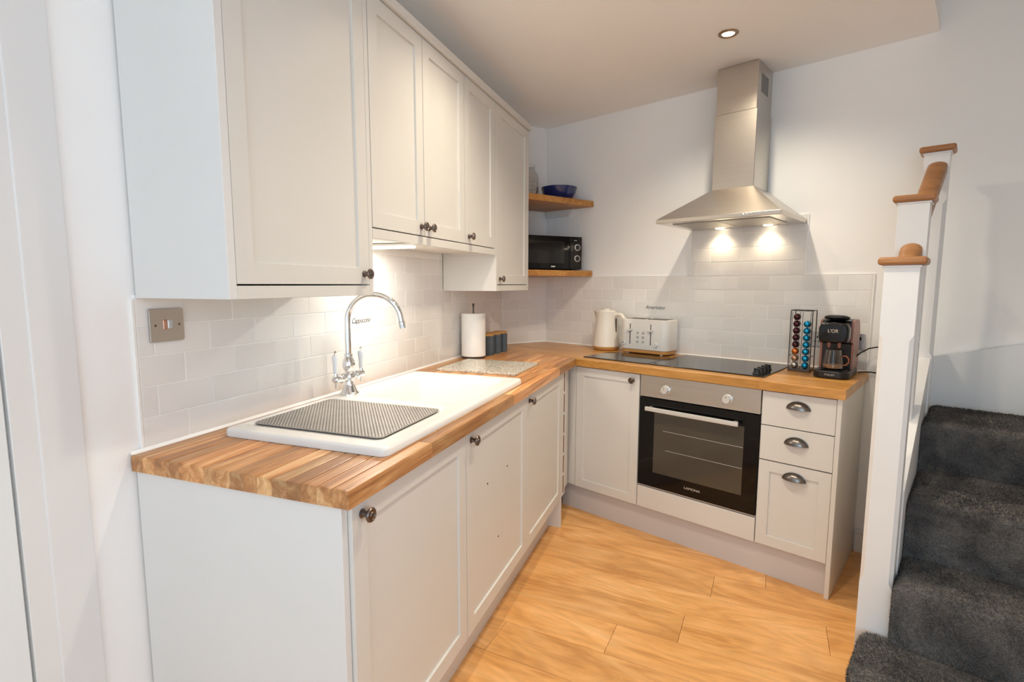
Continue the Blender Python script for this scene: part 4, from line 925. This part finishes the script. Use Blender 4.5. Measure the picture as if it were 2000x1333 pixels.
# lowest step: rounded end wrapping in front of the first newel post
end = []
for k in range(9):
    a = math.radians(-90 - 90 * k / 8); end.append((-0.045 + 0.04 * math.cos(a) + 0.0, -1.30 + 0.04 + 0.04 * math.sin(a)))
low = [(0.92, -1.035), (0.0035, -1.035), (0.0035, -1.034)]
carpet(rounded_step([(0.92, -1.345), (0.92, -1.030), (0.004, -1.030), (0.004, -1.036), (-0.030, -1.036), (-0.056, -1.044), (-0.070, -1.066), (-0.072, -1.10), (-0.072, -1.28), (-0.060, -1.320), (-0.035, -1.345)], 0.001, 0.200, 0.028), 'dark grey carpeted bottom step with rounded end')
carpet(rounded_step([(0.92, -1.062), (0.92, -0.78), (0.004, -0.78), (0.004, -1.062)], 0.16, 0.400))
carpet(rounded_step([(0.92, -0.825), (0.92, -0.34), (0.004, -0.34), (0.004, -0.825)], 0.36, 0.605))
carpet(rounded_step([(0.92, -0.385), (0.92, -0.022), (0.004, -0.022), (0.004, -0.430)], 0.56, 0.795))
part('stair_core', G().box(0.004, 0.92, -1.02, -0.03, 0.0, 0.15).box(0.004, 0.92, -0.80, -0.03, 0.15, 0.36).box(0.004, 0.92, -0.37, -0.03, 0.36, 0.56), 'carcass_board', st, None)
import numpy as np
from mathutils import noise
def pile(src, count, ln=0.0085, wd=0.0016):
    rng = np.random.default_rng(3); me0 = src.data; tri = []; me0.calc_loop_triangles()
    vs = [v.co for v in me0.vertices]
    for t in me0.loop_triangles:
        n = t.normal
        if n.z < -0.3 or n.x > 0.9 or n.y > 0.9: continue
        tri.append((vs[t.vertices[0]], vs[t.vertices[1]], vs[t.vertices[2]], n, t.area))
    A = np.array([t[4] for t in tri]); pick = rng.choice(len(tri), count, p=A / A.sum())
    P = np.array([[list(t[0]), list(t[1]), list(t[2])] for t in tri])[pick]; N = np.array([list(t[3]) for t in tri])[pick]
    u, v = rng.random(count), rng.random(count); f = u + v > 1; u[f], v[f] = 1 - u[f], 1 - v[f]
    p = P[:, 0] + u[:, None] * (P[:, 1] - P[:, 0]) + v[:, None] * (P[:, 2] - P[:, 0])
    lean = np.array([noise.noise_vector(Vector(q) * 7.0) for q in p]) * 1.1
    d = N + lean + rng.normal(0, 0.45, (count, 3)); d -= N * np.minimum(0, (d * N).sum(1) - 0.25)[:, None]
    d /= np.linalg.norm(d, axis=1)[:, None]
    w_ = np.cross(d, rng.normal(0, 1, (count, 3))); w_ /= np.linalg.norm(w_, axis=1)[:, None]
    L_ = (ln * rng.uniform(0.6, 1.2, count))[:, None]; co = np.empty((count, 3, 3))
    co[:, 0] = p - w_ * wd; co[:, 1] = p + w_ * wd; co[:, 2] = p + d * L_
    me = bpy.data.meshes.new('pile'); me.vertices.add(count * 3); me.vertices.foreach_set('co', co.ravel())
    me.loops.add(count * 3); me.loops.foreach_set('vertex_index', np.arange(count * 3, dtype=np.int32))
    me.polygons.add(count); me.polygons.foreach_set('loop_start', np.arange(0, count * 3, 3, dtype=np.int32))
    me.update(calc_edges=True); me.materials.append(MATS['carpet_pile']); o = link('pile', me, src); o['kind'] = 'stuff'; return o
for o in [c for c in st.children if c.name.startswith('carpeted_step')]: pile(o, 42000)
# wall string rising to the right along the back wall
part('wall_string', G().raw([(-0.10, -0.020, 0.60), (0.92, -0.020, 0.60), (0.92, -0.020, 1.262), (-0.10, -0.020, 0.985), (-0.10, -0.001, 0.60), (0.92, -0.001, 0.60), (0.92, -0.001, 1.262), (-0.10, -0.001, 0.985)],
     [(0, 1, 2, 3), (4, 5, 6, 7), (0, 1, 5, 4), (1, 2, 6, 5), (2, 3, 7, 6), (3, 0, 4, 7)]), 'wood_paint', st, None)
# outer string
part('outer_string', G().raw([(x, y, z) for x in (-0.042, 0.001) for y, z in ((-0.945, 0.0), (-0.05, 0.0), (-0.05, 1.11), (-0.945, 0.665))], [(0, 1, 2, 3), (4, 5, 6, 7), (0, 1, 5, 4), (1, 2, 6, 5), (2, 3, 7, 6), (3, 0, 4, 7)]), 'wood_paint', st, None)
def newel(s0, s1, t, ztop, zc0, zc1):
    """square post with stopped chamfers; cap is a child"""
    w_ = s1 - s0; x0, x1 = s0 - X0, s1 - X0; y0, y1 = -t, -t + w_; c = 0.011
    def sq(c_): return [(x0 + c_, y0), (x1 - c_, y0), (x1, y0 + c_), (x1, y1 - c_), (x1 - c_, y1), (x0 + c_, y1), (x0, y1 - c_), (x0, y0 + c_)]
    V = []; Fc = []; lay = [(0.0, 0.0008), (zc0 - 0.02, 0.0008), (zc0, c), (zc1, c), (zc1 + 0.02, 0.0008), (ztop, 0.0008)]
    for z, c_ in lay: V += [(p[0], p[1], z) for p in sq(c_)]
    for a in range(len(lay) - 1):
        for k in range(8): Fc.append((a * 8 + k, a * 8 + (k + 1) % 8, (a + 1) * 8 + (k + 1) % 8, (a + 1) * 8 + k))
    Fc += [tuple(range(8))[::-1], tuple(range(40, 48))]
    p = part('newel_post', G().raw(V, Fc), 'wood_paint', st, 20)
    part('cap', G().box(x0 - 0.017, x1 + 0.017, y0 - 0.017, y1 + 0.017, ztop, ztop + 0.024, 0.009, 4), 'rail_oak', p, label='oak cap with rounded edge')
    part('cap_moulding', G().box(x0 - 0.005, x1 + 0.005, y0 - 0.005, y1 + 0.005, ztop - 0.008, ztop - 0.0002, 0.003, 2), 'wood_paint', p)
    return p
newel(2.134, 2.222, 1.03, 1.392, 0.38, 1.16)
newel(2.114, 2.206, 0.62, 1.630, 0.80, 1.36)
newel(2.147, 2.231, 0.22, 1.872, 1.05, 1.66)
def rail(p0, p1, wd=0.066, ht=0.058):
    a, b_ = Vector(p0), Vector(p1); prof = [(-wd / 2, -ht), (wd / 2, -ht), (wd / 2, -ht * 0.45)]
    for k in range(9):
        an = PI * k / 8; prof.append((wd / 2 * math.cos(an), -ht * 0.40 + ht * 0.40 * math.sin(an)))
    prof.append((-wd / 2, -ht * 0.45)); n = len(prof)
    V = [(a.x + x, a.y, a.z + z) for x, z in prof] + [(b_.x + x, b_.y, b_.z + z) for x, z in prof]
    return G().raw(V, [tuple(range(n)), tuple(range(2 * n - 1, n - 1, -1))] + [(i, (i + 1) % n, n + (i + 1) % n, n + i) for i in range(n)])
part('handrail', rail((2.163 - X0, -0.942, 1.235), (2.163 - X0, -0.620, 1.482)), 'rail_oak', st, 40)
part('handrail', rail((2.170 - X0, -0.530, 1.600), (2.193 - X0, -0.220, 1.832), 0.064, 0.045), 'rail_oak', st, 40)
